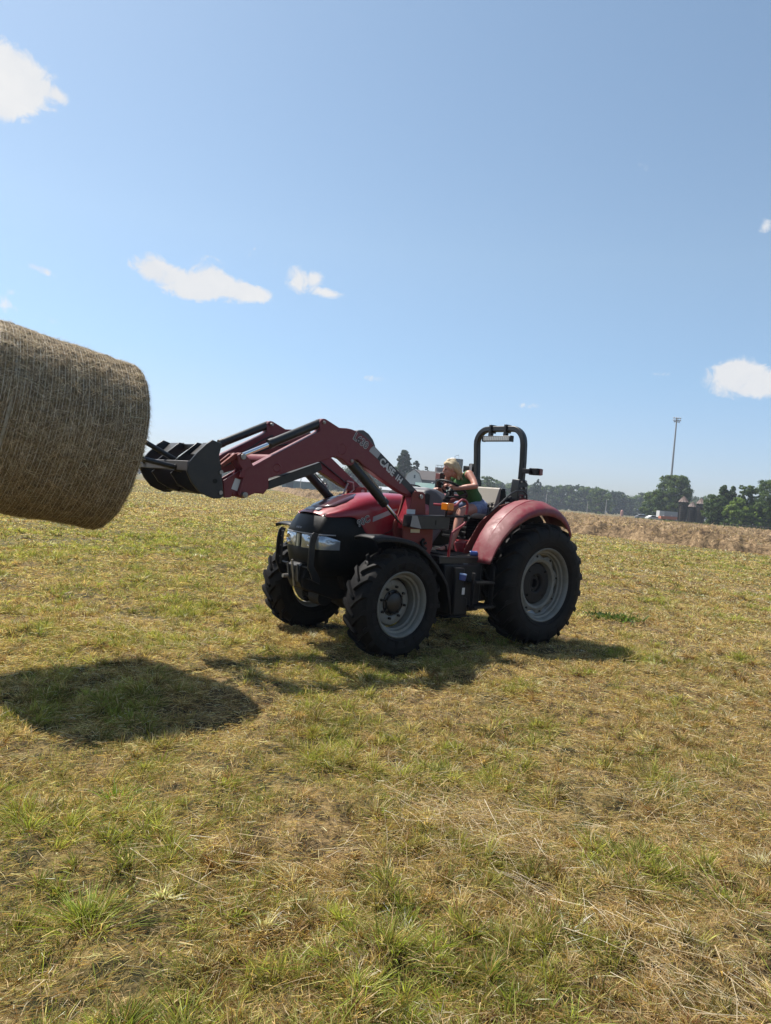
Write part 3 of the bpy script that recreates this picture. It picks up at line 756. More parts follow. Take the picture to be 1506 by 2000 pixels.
# far-side warning lamp on a stalk
mb = MB(); mb.tube([(.78, -.30, 1.60), (.72, -.31, 1.75), (.71, -.32, 1.9)], .03, 8); mb.box((.67, -.32, 1.93), (.08, .10, .11)); mb.box((.69, -.32, 1.82), (.06, .08, .10)); wl = mb.build('warning_lamp', M['blackp'], T, bevel=.008)
mb = MB(); mb.box((.712, -.32, 1.935), (.008, .085, .08)); mb.build('lens', M['redlens'], wl, bevel=.005)
mb = MB(); mb.tube([(1.38, -.15, 1.765), (1.30, -.2, 1.80), (1.10, -.24, 1.79), (.9, -.30, 1.74), (.78, -.3, 1.7)], .009, 8); mb.build('hose', M['hose'], T)

# --- loader
ARM = [(3.919, 1.794), (3.906, 1.784), (3.834, 1.821), (3.707, 1.895), (3.187, 2.19), (3.143, 2.223), (3.151, 2.306), (3.135, 2.332), (3.108, 2.343), (3.08, 2.341), (2.914, 2.277), (2.823, 2.284), (2.765, 2.281), (2.706, 2.269), (2.64, 2.25), (2.583, 2.225), (2.53, 2.195), (2.479, 2.159), (1.815, 1.72), (1.887, 1.643), (2.078, 1.703), (2.392, 1.841), (2.567, 1.929), (2.662, 1.984), (2.693, 1.981), (2.701, 1.943), (2.73, 1.917), (2.774, 1.922), (2.85, 1.97), (2.93, 1.99), (3.085, 1.936), (3.664, 1.717), (3.658, 1.631), (3.702, 1.569), (3.79, 1.573), (3.873, 1.534), (3.898, 1.516), (3.947, 1.525), (3.96, 1.553), (3.935, 1.66)]
CRANK = [(4.011, 1.9), (3.976, 1.924), (3.939, 1.917), (3.893, 1.878), (3.845, 1.82), (3.916, 1.776), (3.92, 1.7), (3.973, 1.705), (3.953, 1.782), (3.994, 1.826)]
LINKTOP = [(4.138, 1.802), (4.012, 1.913), (3.966, 1.923), (3.917, 1.908), (3.945, 1.867), (4.008, 1.861), (4.125, 1.775)]
CARRIER = [(4.1, 1.664), (3.946, 1.762), (3.879, 1.785), (3.898, 1.698), (3.93, 1.571), (3.926, 1.523), (3.979, 1.529), (3.997, 1.557), (4.01, 1.518), (4.077, 1.509)]
PLATE = [(4.25, 2.01), (4.157, 1.983), (4.177, 1.884), (4.148, 1.774), (4.103, 1.524), (4.137, 1.502), (4.197, 1.497), (4.269, 1.519), (4.34, 1.547), (4.414, 1.624), (4.465, 1.711), (4.448, 1.798), (4.387, 1.881), (4.306, 1.967)]
MAST = [(1.915, 1.697), (1.884, 1.718), (1.775, 1.716), (1.744, 1.696), (1.71, 1.489), (1.71, 1.475), (1.58, 1.315), (1.568, 1.117), (1.62, .98), (1.85, .98), (2.0, 1.20), (2.019, 1.331), (2.022, 1.362), (1.963, 1.464), (1.93, 1.589)]
MASTIN = [(1.90, 1.66), (1.76, 1.666), (1.76, 1.45), (1.86, 1.371), (1.972, 1.30), (1.985, 1.39), (1.935, 1.518)]
for s in (1, -1):
    arm = MB().prism(ARM, s * .46, s * .56).build('loader_arm', M['red_old'], T, bevel=.007)
    MB().prism([(2.70, 2.262), (2.66, 2.285), (2.60, 2.292), (2.53, 2.262), (2.47, 2.21), (2.43, 2.145), (2.44, 2.12)], s * .475, s * .545).build('hose_cover', M['grey'], arm, bevel=.01)
    MB().prism(CRANK, s * .565, s * .582).build('tilt_crank', M['red_old'], arm, bevel=.004)
    MB().prism(CRANK, s * .43, s * .452).build('tilt_crank', M['red_old'], arm, bevel=.004)
    MB().prism(LINKTOP, s * .49, s * .53).build('tilt_link', M['red_rust'], arm, bevel=.006)
    MB().prism(LINKTOP, s * .40, s * .425).build('tilt_link', M['red_rust'], arm, bevel=.006)
    ca = MB().prism(CARRIER, s * .50, s * .52).prism(CARRIER, s * .40, s * .42).build('implement_carrier', M['red_old'], arm, bevel=.005)
    # round boss and weld rings on the arm side
    mb = MB(); mb.lathe([(.030, 0), (.038, s * .004), (.046, 0)], c=(3.585, s * .56, 1.822), n=24); mb.lathe([(.042, 0), (.05, s * .004), (.058, 0)], c=(2.86, s * .56, 2.07), n=24)
    mb.each('boss', M['red_old'], arm)
    mb = MB()
    for (x, z, r_) in ((3.958, 1.891, .026), (3.91, 1.55, .026), (3.104, 2.306, .016), (2.735, 1.965, .017)):
        y1 = .60 if r_ > .02 else .575
        mb.cyl((x, s * .42, z), (x, s * y1, z), r_, n=16); mb.cyl((x, s * y1, z), (x, s * (y1 + .006), z), r_ * .55, n=6)
    mb.each('pivot_pin', M['steel'], arm, bevel=.003)
    # tilt cylinder: barrel pinned to the top lug, chrome rod to the crank
    A_, B_ = Vector((3.104, s * .51, 2.306)), Vector((3.958, s * .51, 1.891)); dd = (B_ - A_).normalized()
    up = Vector((dd.z, 0, -dd.x)) * -1
    mb = MB(); mb.tube([A_ + dd * .01, A_ + dd * .03, A_ + dd * .60, A_ + dd * .605], [.038, .043, .043, .036], 20); mb.cyl(A_ + dd * .575, A_ + dd * .62, .047, .047, 20)
    tc = mb.build('tilt_cylinder', M['black'], arm)
    mb = MB(); mb.cyl(A_ + dd * .60, B_ - dd * .03, .021, n=16); mb.build('piston_rod', M['chrome'], tc)
    mb = MB(); mb.cyl(B_ + Vector((0, -.035, 0)), B_ + Vector((0, .035, 0)), .035, n=16); mb.build('rod_eye', M['red_rust'], tc)
    # lift cylinder
    A_, B_ = Vector((2.735, s * .51, 1.965)), Vector((1.945, s * .51, 1.345)); dd = (B_ - A_).normalized(); side = Vector((-dd.z, 0, dd.x))
    mb = MB(); mb.tube([A_, A_ + dd * .03, A_ + dd * .64, A_ + dd * .645], [.038, .048, .048, .04], 20); mb.cyl(A_ + dd * .60, A_ + dd * .66, .053, .053, 20)
    lc = mb.build('lift_cylinder', M['black'], T)
    mb = MB(); mb.cyl(A_ + dd * .64, B_, .022, n=16); mb.build('piston_rod', M['chrome'], lc)
    nr = side if side.z > 0 else -side
    mb = MB(); mb.tube([A_ + dd * .05 + nr * .05, A_ + dd * .12 + nr * .066, A_ + dd * .5 + nr * .064, A_ + dd * .56 + nr * .05], .008, 8); mb.cyl(A_ + dd * .50 + nr * .03, A_ + dd * .50 + nr * .085, .014, n=8); mb.cyl(A_ + dd * .1 + nr * .03, A_ + dd * .1 + nr * .08, .014, n=8)
    mb.build('hydraulic_pipe', M['steel'], lc)
    # levelling bar under the front boom
    mb = MB(); mb.prism([(3.60, 1.70), (3.03, 1.925), (3.0, 1.85), (3.10, 1.80), (3.60, 1.61)], s * .36, s * .45); mb.build('level_bar', M['black'], arm, bevel=.008)
    mb = MB(); mb.tube([(3.65, s * .44, 1.80), (3.3, s * .44, 1.97), (3.05, s * .44, 2.08), (2.85, s * .44, 2.12), (2.5, s * .44, 2.0), (2.0, s * .44, 1.72)], .009, 8)
    mb.tube([(3.72, s * .41, 1.78), (3.4, s * .41, 1.99), (3.22, s * .43, 2.12), (3.08, s * .44, 2.19)], .008, 8); mb.build('hydraulic_pipe', M['hose'], arm)
    # mast
    ms = MB().prism(MAST, s * .585, s * .605).prism(MAST, s * .43, s * .45).build('loader_mast', M['red_rust'], T, bevel=.005)
    MB().prism(MASTIN, s * .455, s * .575).build('mast_column', M['red'], ms, bevel=.008)
    mb = MB(); mb.cyl((1.81, s * .42, 1.664), (1.81, s * .63, 1.664), .024, n=18); mb.cyl((1.81, s * .63, 1.664), (1.81, s * .636, 1.664), .012, n=6); mb.cyl((1.945, s * .42, 1.345), (1.945, s * .63, 1.345), .022, n=16); mb.each('pivot_pin', M['steel'], ms, bevel=.003)
    mb = MB(); mb.prism([(1.6, .70), (1.6, 1.02), (1.86, 1.02), (1.9, .80)], s * .20, s * .58); mb.build('mast_bracket', M['black'], ms, bevel=.01)
mb = MB(); mb.cyl((3.45, -.46, 1.90), (3.45, .46, 1.90), .055, n=24); mb.build('cross_tube', M['red_old'], T)
mb = MB(); mb.prism([(2.027, 1.462), (1.475, 1.479), (1.479, 1.329), (1.87, 1.32), (2.04, 1.341)], .608, .75); bx = mb.build('mast_box', M['black'], T, bevel=.006)
mb = MB(); mb.prism([(2.03, 1.46), (2.045, 1.345), (1.89, 1.325), (1.96, 1.462)], .7505, .753); mb.build('side_cover', M['greyl'], bx)
mb = MB(); mb.box((1.68, .753, 1.40), (.012, .004, .05)); mb.build('latch', M['black'], bx)
mb = MB(); mb.box((1.93, .608, 1.495), (.12, .004, .05)); mb.build('warning_label', M['decalw'], bx)
mb = MB(); mb.box((1.845, .608, 1.29), (.13, .004, .038)); mb.build('warning_label', M['cream'], bx)
mb = MB(); mb.tube([(1.72, .62, 1.20), (1.76, .63, 1.17), (1.73, .63, 1.12), (1.68, .62, 1.10)], .02, 8); mb.tube([(1.74, .61, 1.14), (1.70, .65, 1.17)], .014, 8); mb.build('hydraulic_coupling', M['blackp'], T)
mb = MB(); mb.prism([(3.985, 1.694), (3.929, 1.682), (3.957, 1.579), (4.017, 1.594)], .520, .523); mb.build('warning_label', M['decalw'], T)
# writing on the arm
STRIPE = [(2.505, 2.118), (2.470, 2.146), (1.852, 1.737), (1.89, 1.672), (2.02, 1.765), (2.377, 1.996), (2.525, 2.085)]
for s in (1,):
    MB().prism(STRIPE, .5605, .5615).build('arm_decal', M['decalb'], T)
    MB().prism([(2.505, 2.118), (2.470, 2.146), (2.37, 2.08), (2.41, 2.02), (2.525, 2.085)], .5615, .562).build('arm_decal', M['decalg'], T)
dr = (-.308, 0, -.2)
text_part('CASE', (2.385, .562, 1.982), dr, (-.1, 0, 1), .070, M['decalw'], T, .038, space=1.02)
text_part('I', (2.150, .562, 1.833), dr, (-.1, 0, 1), .062, M['decalw'], T, .035)
text_part('H', (2.126, .562, 1.817), dr, (-.1, 0, 1), .062, M['decalw'], T, .035)
text_part('L630', (2.745, .5615, 2.192), (-.24, 0, -.122), (-.1, 0, 1), .072, M['decalw'], T, .055, .0012)
text_part('L630', (2.745, .563, 2.192), (-.24, 0, -.122), (-.1, 0, 1), .072, M['decalb'], T, .006, .0012)
# grab handle / coupler rack by the far mast
mb = MB(); mb.tube([(2.13, -.42, 1.60), (2.02, -.42, 1.62), (1.95, -.42, 1.68), (1.97, -.42, 1.76), (2.06, -.42, 1.77)], .011, 8); mb.tube([(2.10, -.42, 1.61), (2.04, -.42, 1.75)], .012, 8); mb.cyl((2.15, -.42, 1.60), (2.10, -.42, 1.605), .02, n=10)
mb.build('parking_stand', M['steel'], T)

# --- bale spear frame
fr = MB()
for s in (1, -1):
    fr.prism(PLATE, s * .535, s * .56)
    fr.prism([(4.23, 1.99), (4.15, 1.98), (4.145, 1.93), (4.30, 1.80), (4.40, 1.76), (4.44, 1.80)], s * .20 - .008, s * .20 + .008)
    fr.prism([(4.47, 1.69), (4.43, 1.73), (4.30, 1.72), (4.12, 1.74), (4.10, 1.62), (4.18, 1.52), (4.30, 1.55), (4.40, 1.60)], s * .22 - .01, s * .22 + .01)
fo = fr.build('spear_frame', M['black'], T, bevel=.004)
mb = MB(); mb.bar((4.16, -.2, 1.955), (4.16, .2, 1.955), .05, .05); mb.box((4.235, .37, 1.93), (.17, .31, .012), Matrix.Rotation(R(44), 3, 'Y')); mb.box((4.235, -.37, 1.93), (.17, .31, .012), Matrix.Rotation(R(44), 3, 'Y'))
mb.cyl((4.20, -.54, 1.60), (4.20, .54, 1.60), .03, n=12); mb.cyl((4.17, -.54, 1.54), (4.17, .54, 1.54), .02, n=12); mb.each('cross_bar', M['black'], fo, bevel=.004)
mb = MB(); mb.box((4.42, -.07, 1.765), (.085, 1.25, .085)); mb.build('cross_beam', M['grey'], fo, bevel=.006)
for (p0, p1) in (((4.29, 0.02, 1.79), (4.93, 0.02, 2.08)), ((4.42, -.45, 1.785), (5.35, -.45, 1.93)), ((4.42, .30, 1.74), (5.35, .30, 1.88))):
    mb = MB(); p0, p1 = Vector(p0), Vector(p1); mb.tube([p0, p0 + (p1 - p0) * .85, p1], [.023, .022, .006], 14); mb.tube([p0 - (p1 - p0) * .02, p0 + (p1 - p0) * .06], .034, 14)
    mb.build('spear', M['black'], fo)
mb = MB()
for (x, z) in ((4.15, 1.735), (4.14, 1.555)):
    mb.cyl((x, .56, z), (x, .575, z), .018, n=12)
mb.each('bolt', M['steel'], fo)
mb = MB(); mb.cyl((4.20, .56, 1.652), (4.20, .5625, 1.652), .022, n=18); mb.build('lock_hole', M['mesh'], fo)

# small drink can lying on the platform
mb = MB(); mb.cyl((1.03, .66, 1.062), (.95, .70, 1.062), .031, n=20)
can = mb.build('drink_can', M['blue'], None, bevel=.003); can.matrix_world = TR_M
m_ = MB().cyl((1.03, .66, 1.062), (1.0335, .6583, 1.062), .024, n=18).build('can_top', M['chrome'], can)
tag(can, 'small blue drink can with silver end lying on the tractor platform beside the rear fender', 'drink can')

# ------------------------------------------------------------------ hay bale
BX, BZ, BR, BT, BL = 4.89, 1.872, .734, R(8.5), 1.22
bale = empty('hay_bale'); 
bale.matrix_world = TR_M @ Matrix.Translation((BX, 0, BZ)) @ Matrix.Rotation(-BT, 4, 'Y')
tag(bale, 'large round hay bale wrapped in net, lifted off the ground on the tractor spear', 'hay bale')
def bale_r(x, th):
    rc = .075; e = min(x, BL - x)
    r = BR - (rc - math.sqrt(max(0, rc * rc - (rc - e) ** 2)) if e < rc else 0)
    return r
NX, NTH = 150, 420
xs = np.concatenate([np.linspace(0, .1, 18) ** 1.0, np.linspace(.1, BL - .1, NX)[1:], np.linspace(BL - .1, BL, 14)[1:]])
th = np.linspace(0, 2 * np.pi, NTH, endpoint=False)
XX, TT = np.meshgrid(xs, th, indexing='ij')
E_ = np.minimum(XX, BL - XX); rc = .075
RRb = BR - np.where(E_ < rc, rc - np.sqrt(np.maximum(0, rc * rc - (rc - E_) ** 2)), 0)
lump = (fbm(XX * 1, TT * .75, 3.0, 3, 3) - .5) * .035 + (fbm(XX, TT * .75, 22, 3, 5) - .5) * .030
PITCH = .046
ridge = -.0045 * np.abs(np.cos(np.pi * (XX + .004 * np.sin(TT * 3)) / PITCH)) ** 6
RRb = RRb + lump * np.where(E_ < .002, .3, 1) + ridge
V = np.stack([XX, RRb * np.sin(TT), RRb * np.cos(TT)], -1).reshape(-1, 3)
n1 = len(xs)
i, j = np.meshgrid(np.arange(n1 - 1), np.arange(NTH), indexing='ij'); j2 = (j + 1) % NTH
Q = np.stack([i * NTH + j, i * NTH + j2, (i + 1) * NTH + j2, (i + 1) * NTH + j], -1).reshape(-1, 4)
# end faces as rings
Vx = [V]; Qx = [Q]; Tx = []
base = len(V)
for (row, xx) in ((0, 0.0), (n1 - 1, BL)):
    prev = np.arange(NTH) + row * NTH
    for f in (.8, .6, .4, .2, .06):
        ring = V[row * NTH:(row + 1) * NTH].copy(); ring[:, 1:] *= f; ring[:, 0] = xx + (fbm(ring[:, 1], ring[:, 2], 6, 3, 9) - .5) * .05
        Vx.append(ring); cur = base + np.arange(NTH); base += NTH
        Qx.append(np.stack([prev, np.roll(prev, -1), np.roll(cur, -1), cur], -1)); prev = cur
    Vx.append(np.array([[xx, 0, 0]])); Tx.append(np.stack([prev, np.roll(prev, -1), np.full(NTH, base)], -1)); base += 1
def hay_material():
    m = bpy.data.materials.new('pressed_hay'); m.use_nodes = True; t = NT(m.node_tree); t.n.clear()
    tc = t.n.new('ShaderNodeTexCoord').outputs['Object']
    sep = t.n.new('ShaderNodeSeparateXYZ'); t.l.new(tc, sep.inputs[0])
    ang = t.math('ARCTAN2', sep.outputs[1], sep.outputs[2])
    cb = t.n.new('ShaderNodeCombineXYZ'); t.l.new(sep.outputs[0], cb.inputs[0]); t.l.new(t.math('MULTIPLY', ang, .75), cb.inputs[1]); t.l.new(t.vmath('LENGTH', tc, None, 1), cb.inputs[2])
    def strands(ax, ay, sc, rot):
        mp = t.n.new('ShaderNodeMapping'); mp.inputs['Scale'].default_value = (ax, ay, 3); mp.inputs['Rotation'].default_value = (0, 0, rot)
        t.l.new(cb.outputs[0], mp.inputs[0]); return t.noise(mp.outputs[0], sc, 3, .6, .6)
    s1 = strands(12, 1.2, 9, .15); s2 = strands(1.6, 12, 8, .5); s3 = strands(9, 2.0, 14, -.6); s4 = strands(6, 6, 14, 0)
    s = t.math('MAXIMUM', t.math('MAXIMUM', s1, s2), s3)
    s = t.math('ADD', t.math('MULTIPLY', s, .7), t.math('MULTIPLY', s4, .3))
    big = t.noise(tc, 2.5, 3)
    c = t.ramp(s, [(.40, (0.018, 0.013, 0.007)), (.50, (0.104, 0.076, 0.042)), (.60, (0.248, 0.188, 0.112)), (.74, (0.448, 0.360, 0.240))])
    c = t.mix(t.math('MULTIPLY', big, .3), c, (.12, .09, .045), 'MIX')
    b = t.add('ShaderNodeBsdfPrincipled', Base_Color=c, Roughness=.75); b.inputs['Specular IOR Level'].default_value = .25
    bn = t.n.new('ShaderNodeBump'); bn.inputs['Strength'].default_value = .9; bn.inputs['Distance'].default_value = .012
    t.l.new(s, bn.inputs['Height']); t.l.new(bn.outputs[0], b.inputs['Normal'])
    o = t.n.new('ShaderNodeOutputMaterial'); t.l.new(b.outputs[0], o.inputs[0]); return m
bb = fast_mesh('hay_roll', np.concatenate(Vx), np.concatenate(Qx), np.concatenate(Tx), None, hay_material(), True); bb.parent = bale

def strips(P, D, N, L, W, bend, col, segs=2, taper=True, foot=None):
    """thin bent strips: P base, D direction, N side vector, L length, W width, bend vector"""
    n = len(P); ks = np.linspace(0, 1, segs + 1); VV = []
    Sd = N * W[:, None] * .5
    for k in ks[:-1]:
        c = P + D * (L * k)[:, None] + bend * (k * k); wv = (1 - .5 * k) if taper else 1.0
        VV += [c - Sd * wv, c + Sd * wv]
    if taper: VV.append(P + D * L[:, None] + bend)
    else:
        c = P + D * L[:, None] + bend; VV += [c - Sd, c + Sd]
    m = len(VV); VV = np.stack(VV, 1).reshape(-1, 3)
    b = (np.arange(n) * m)[:, None]
    nq = segs - 1 if taper else segs
    qs = np.concatenate([b + np.array([[2 * k, 2 * k + 1, 2 * k + 3, 2 * k + 2]]) for k in range(nq)]) if nq else None
    ts = b + np.array([[2 * (segs - 1), 2 * (segs - 1) + 1, 2 * segs]]) if taper else None
    CV = np.repeat(col, m, 0)
    if foot is not None:
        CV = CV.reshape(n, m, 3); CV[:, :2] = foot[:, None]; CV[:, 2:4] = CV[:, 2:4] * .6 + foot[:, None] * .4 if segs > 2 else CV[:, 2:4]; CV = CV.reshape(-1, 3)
    return VV, qs, ts, CV

def pick(cols, n, var=.18):
    cols = np.array(cols) * PK; c = cols[RNG.integers(0, len(cols), n)]
    return np.clip(c * (1 + RNG.normal(0, var, (n, 1))), .004, .9)

PK = np.array([.93, .88, .82])
# loose straws lying in and standing off the wrap
NB = 60000
x = RNG.random(NB) * BL; a = RNG.random(NB) * 2 * np.pi
e = np.minimum(x, BL - x); r = BR - np.where(e < rc, rc - np.sqrt(np.maximum(0, rc * rc - (rc - e) ** 2)), 0)
r = r + (fbm(x, a * .75, 3.0, 3, 3) - .5) * .035 + (fbm(x, a * .75, 22, 3, 5) - .5) * .030 + RNG.random(NB) ** 3 * .012
nr = np.stack([np.where(e < rc, np.where(x < BL / 2, -1, 1) * (rc - e) / rc, 0), np.sin(a), np.cos(a)], -1); nr /= np.linalg.norm(nr, axis=1)[:, None]
ax = np.tile([1., 0, 0], (NB, 1)); ax -= nr * (ax * nr).sum(1)[:, None]; ax /= np.linalg.norm(ax, axis=1)[:, None]; tg = np.cross(nr, ax)
ph = RNG.normal(0, .9, NB) + np.where(RNG.random(NB) < .35, np.pi / 2, RNG.random(NB) * np.pi)
D = ax * np.cos(ph)[:, None] + tg * np.sin(ph)[:, None]; lift = np.abs(RNG.normal(0, .05, NB)) + (RNG.random(NB) < .035) * RNG.random(NB) * .7
D = D + nr * lift[:, None]; D /= np.linalg.norm(D, axis=1)[:, None]
S = np.cross(nr, D); S /= np.linalg.norm(S, axis=1)[:, None]
L = RNG.uniform(.03, .15, NB); W = RNG.uniform(.0012, .0035, NB)
P = np.stack([x, r * np.sin(a), r * np.cos(a)], -1) + nr * .001
cc = pick([(.62, .50, .34), (.46, .36, .23), (.32, .24, .14), (.26, .22, .10), (.16, .12, .07), (.78, .68, .52), (.22, .16, .10)], NB)
bend = -nr * (L * L * .55)[:, None] + RNG.normal(0, .006, (NB, 3))
VV, qs, ts, c4 = strips(P - D * (L / 2)[:, None] * .6, D, S, L, W, bend, cc)
o = fast_mesh('loose_straw', VV, qs, ts, c4, M['straw']); o.parent = bale; o['kind'] = 'stuff'
# net wrap: fine strings round the bale with slight wobble
NS = int(BL / PITCH) * 1
VV = []; QQ = []; bse = 0; K = 260
tt = np.linspace(0, 2 * np.pi, K, endpoint=False)
for k in range(1, NS * 2):
    x0 = k * PITCH / 2
    wd = .0010 if k % 2 else .0024
    xx = x0 + .004 * np.sin(tt * 3) + .006 * (vnoise(tt * 1.3, tt * 0 + k * .37, 1.0) - .5) * (1 if k % 2 == 0 else 2.5); xx = np.clip(xx, .008, BL - .008)
    ee = np.minimum(xx, BL - xx); rr = BR - np.where(ee < rc, rc - np.sqrt(np.maximum(0, rc * rc - (rc - ee) ** 2)), 0) + (fbm(xx, tt * .75, 3.0, 3, 3) - .5) * .035 + .0045 + (fbm(xx, tt * .75, 22, 2, 5) - .5) * .012
    for q in (-1, 1): VV.append(np.stack([xx + q * wd, rr * np.sin(tt), rr * np.cos(tt)], -1))
    i0 = bse + np.arange(K); i1 = np.roll(i0, -1); QQ.append(np.stack([i0, i1, i1 + K, i0 + K], -1)); bse += 2 * K
VV = np.concatenate(VV)
o = fast_mesh('net_wrap', VV, np.concatenate(QQ), None, np.tile([.66, .59, .48], (len(VV), 1)) * (0.8 + .4 * RNG.random((len(VV), 1))), M['straw']); o.parent = bale
MB().lathe([(BR + .004, -.012), (BR + .009, 0), (BR + .004, .012)], c=(1.03, 0, 0), n=200, axis='x').build('net_band', pmat('net_edge', (.34, .30, .23), .6, dirt=(.2, .16, .09), dirt_amt=.7, dscale=20), bale)

# ------------------------------------------------------------------ person
person = empty('person'); person.matrix_world = TR_M
tag(person, 'blond person in green sleeveless top and denim shorts, leaning forward over the steering wheel', 'person')
def blob(bm, p, r, sc=(1, 1, 1), rot=None, n=14):
    bmesh.ops.create_uvsphere(bm, u_segments=n, v_segments=n // 2 + 2, radius=1.0, matrix=Matrix.Translation(p) @ (rot.to_4x4() if rot else Matrix.Identity(4)) @ Matrix.Diagonal((r * sc[0], r * sc[1], r * sc[2], 1)))
def limb(bm, pts, rads, flat=1.0, n=14):
    for (p0, p1, r0, r1) in zip(pts[:-1], pts[1:], rads[:-1], rads[1:]):
        p0, p1 = Vector(p0), Vector(p1); d = p1 - p0; L = d.length
        q = Vector((0, 0, 1)).rotation_difference(d).to_matrix().to_4x4()
        bmesh.ops.create_cone(bm, cap_ends=True, segments=n, radius1=r0, radius2=r1, depth=L, matrix=Matrix.Translation((p0 + p1) / 2) @ q)
    for p, r in zip(pts, rads): blob(bm, p, r, n=n)
def skinned(name, bm, mat, parent, voxel, smooth=4, sfac=.5):
    me = bpy.data.meshes.new(name); bm.to_mesh(me); bm.free()
    o = bpy.data.objects.new(name, me); COL.objects.link(o)
    m = o.modifiers.new('r', 'REMESH'); m.mode = 'VOXEL'; m.voxel_size = voxel; m.use_smooth_shade = True
    m2 = o.modifiers.new('s', 'SMOOTH'); m2.factor = sfac; m2.iterations = smooth
    bpy.context.view_layer.update()
    me2 = bpy.data.meshes.new_from_object(o.evaluated_get(bpy.context.evaluated_depsgraph_get()))
    bpy.data.objects.remove(o); me2.name = name; me2.materials.clear(); me2.materials.append(mat)
    me2.polygons.foreach_set('use_smooth', [True] * len(me2.polygons))
    o = bpy.data.objects.new(name, me2); COL.objects.link(o); o.parent = parent; return o
HC = Vector((.818, .0, 2.030)); HSC = .89
FD = Vector((.90, -.34, -.22)).normalized(); FS = Vector((.34, .90, 0)).normalized(); FS = (FS - FD * FS.dot(FD)).normalized(); FU = FD.cross(FS)   # face forward, left ear, crown
if FU.z < 0: FU = -FU
HM = Matrix((FD, FS, FU)).transposed()
h = lambda f, l, u: HC + (FD * f + FS * l + FU * u) * HSC
def hand(bm, wrist, palm, fdir, nrm, thumb, curl=1.0):
    wrist, palm = Vector(wrist), Vector(palm); fdir = Vector(fdir).normalized(); nrm = Vector(nrm).normalized(); sd = fdir.cross(nrm).normalized()
    rot = Matrix((fdir, sd, nrm)).transposed()
    blob(bm, palm, .040, (1.05, 1.0, .42), rot); limb(bm, [wrist, palm], [.024, .022])
    for k, (ln, off) in enumerate(((.058, .030), (.068, .011), (.064, -.009), (.050, -.028))):
        b0 = palm + fdir * .030 + sd * off; p1 = b0 + fdir * ln * .45 - nrm * .004; p2 = p1 + (fdir * .35 - nrm * .9 * curl).normalized() * ln * .35; p3 = p2 + (-fdir * .65 - nrm * .6).normalized() * ln * .3
        limb(bm, [b0, p1, p2, p3], [.0095, .009, .0082, .007], n=8)
    t0 = palm - fdir * .012 + sd * .03 * thumb; t1 = t0 + (sd * thumb + fdir * .6 - nrm * .3).normalized() * .034; t2 = t1 + (fdir * .7 + sd * thumb * .2 - nrm * .6).normalized() * .028
    limb(bm, [t0, t1, t2], [.013, .011, .009], n=8)
bm = bmesh.new()
# head with brow, nose, mouth, chin and ears
blob(bm, h(-.012, 0, .022), .092 * HSC, (1.03, .80, 1.0), HM, 24)
blob(bm, h(.022, 0, -.035), .070 * HSC, (.92, .78, 1.05), HM, 20)
blob(bm, h(.058, 0, -.085), .026, (.9, 1.0, .85), HM)
limb(bm, [h(.074, 0, .018), h(.100, 0, -.022), h(.082, 0, -.030)], [.011, .014, .012], n=8)
for s in (1, -1):
    blob(bm, h(.066, s * .028, .024), .015, (.8, 1.3, .7), HM, 10); blob(bm, h(-.008, s * .074, -.012), .020, (.75, .4, 1.35), HM, 10); blob(bm, h(.056, s * .030, -.03), .020, (.9, 1, .9), HM, 10)
blob(bm, h(.082, 0, -.052), .013, (.8, 1.5, .55), HM, 10); blob(bm, h(.079, 0, -.063), .013, (.8, 1.4, .6), HM, 10)
limb(bm, [(.60, .0, 1.945), (.70, .0, 1.975), h(-.025, 0, -.055)], [.062, .050, .052])
# trunk
for s in (1, -1):
    limb(bm, [(.33, s * .062, 1.60), (.42, s * .050, 1.72), (.535, s * .062, 1.85), (.61, s * .085, 1.935)], [.100, .080, .090, .072])
    limb(bm, [(.60, s * .09, 1.955), (.645, s * .165, 1.985)], [.05, .052])
blob(bm, (.30, 0, 1.58), .12, (1.0, 1.35, .85))
# arms
limb(bm, [(.645, .170, 1.985), (.66, .26, 1.912), (.69, .335, 1.845)], [.050, .041, .035]); limb(bm, [(.69, .335, 1.845), (.76, .265, 1.825), (.845, .150, 1.798)], [.034, .034, .023])
limb(bm, [(.645, -.165, 1.975), (.62, -.26, 1.85), (.60, -.31, 1.755)], [.048, .040, .034]); limb(bm, [(.60, -.31, 1.755), (.66, -.27, 1.745), (.745, -.205, 1.75)], [.033, .032, .023])
hand(bm, (.845, .150, 1.798), (.893, .112, 1.824), (.75, -.45, .25), (-.45, .2, .9), -1)
hand(bm, (.745, -.205, 1.75), (.80, -.185, 1.775), (.85, .1, .2), (-.4, -.2, .9), 1)
# legs
limb(bm, [(.33, .105, 1.555), (.55, .155, 1.545), (.765, .205, 1.515)], [.098, .080, .056]); limb(bm, [(.765, .205, 1.515), (.81, .215, 1.40), (.87, .235, 1.27), (.94, .255, 1.125)], [.057, .055, .046, .032])
limb(bm, [(.33, -.105, 1.555), (.55, -.15, 1.54), (.76, -.19, 1.50)], [.098, .080, .056]); limb(bm, [(.76, -.19, 1.50), (.80, -.20, 1.39), (.85, -.22, 1.26), (.91, -.24, 1.125)], [.057, .055, .046, .032])
for y, x in ((.255, .94), (-.24, .91)):
    limb(bm, [(x - .03, y, 1.085), (x + .06, y, 1.09), (x + .15, y + .005, 1.07), (x + .19, y + .008, 1.066)], [.030, .032, .025, .018])
    for k in range(5):
        limb(bm, [(x + .165, y - .030 + k * .016, 1.064), (x + .215 - abs(k - 1.5) * .007, y - .030 + k * .016, 1.060)], [.010, .0085 + .003 * (k == (0 if y < 0 else 0))], n=8)
skinned('body', bm, M['skin'], person, .0055, 3)
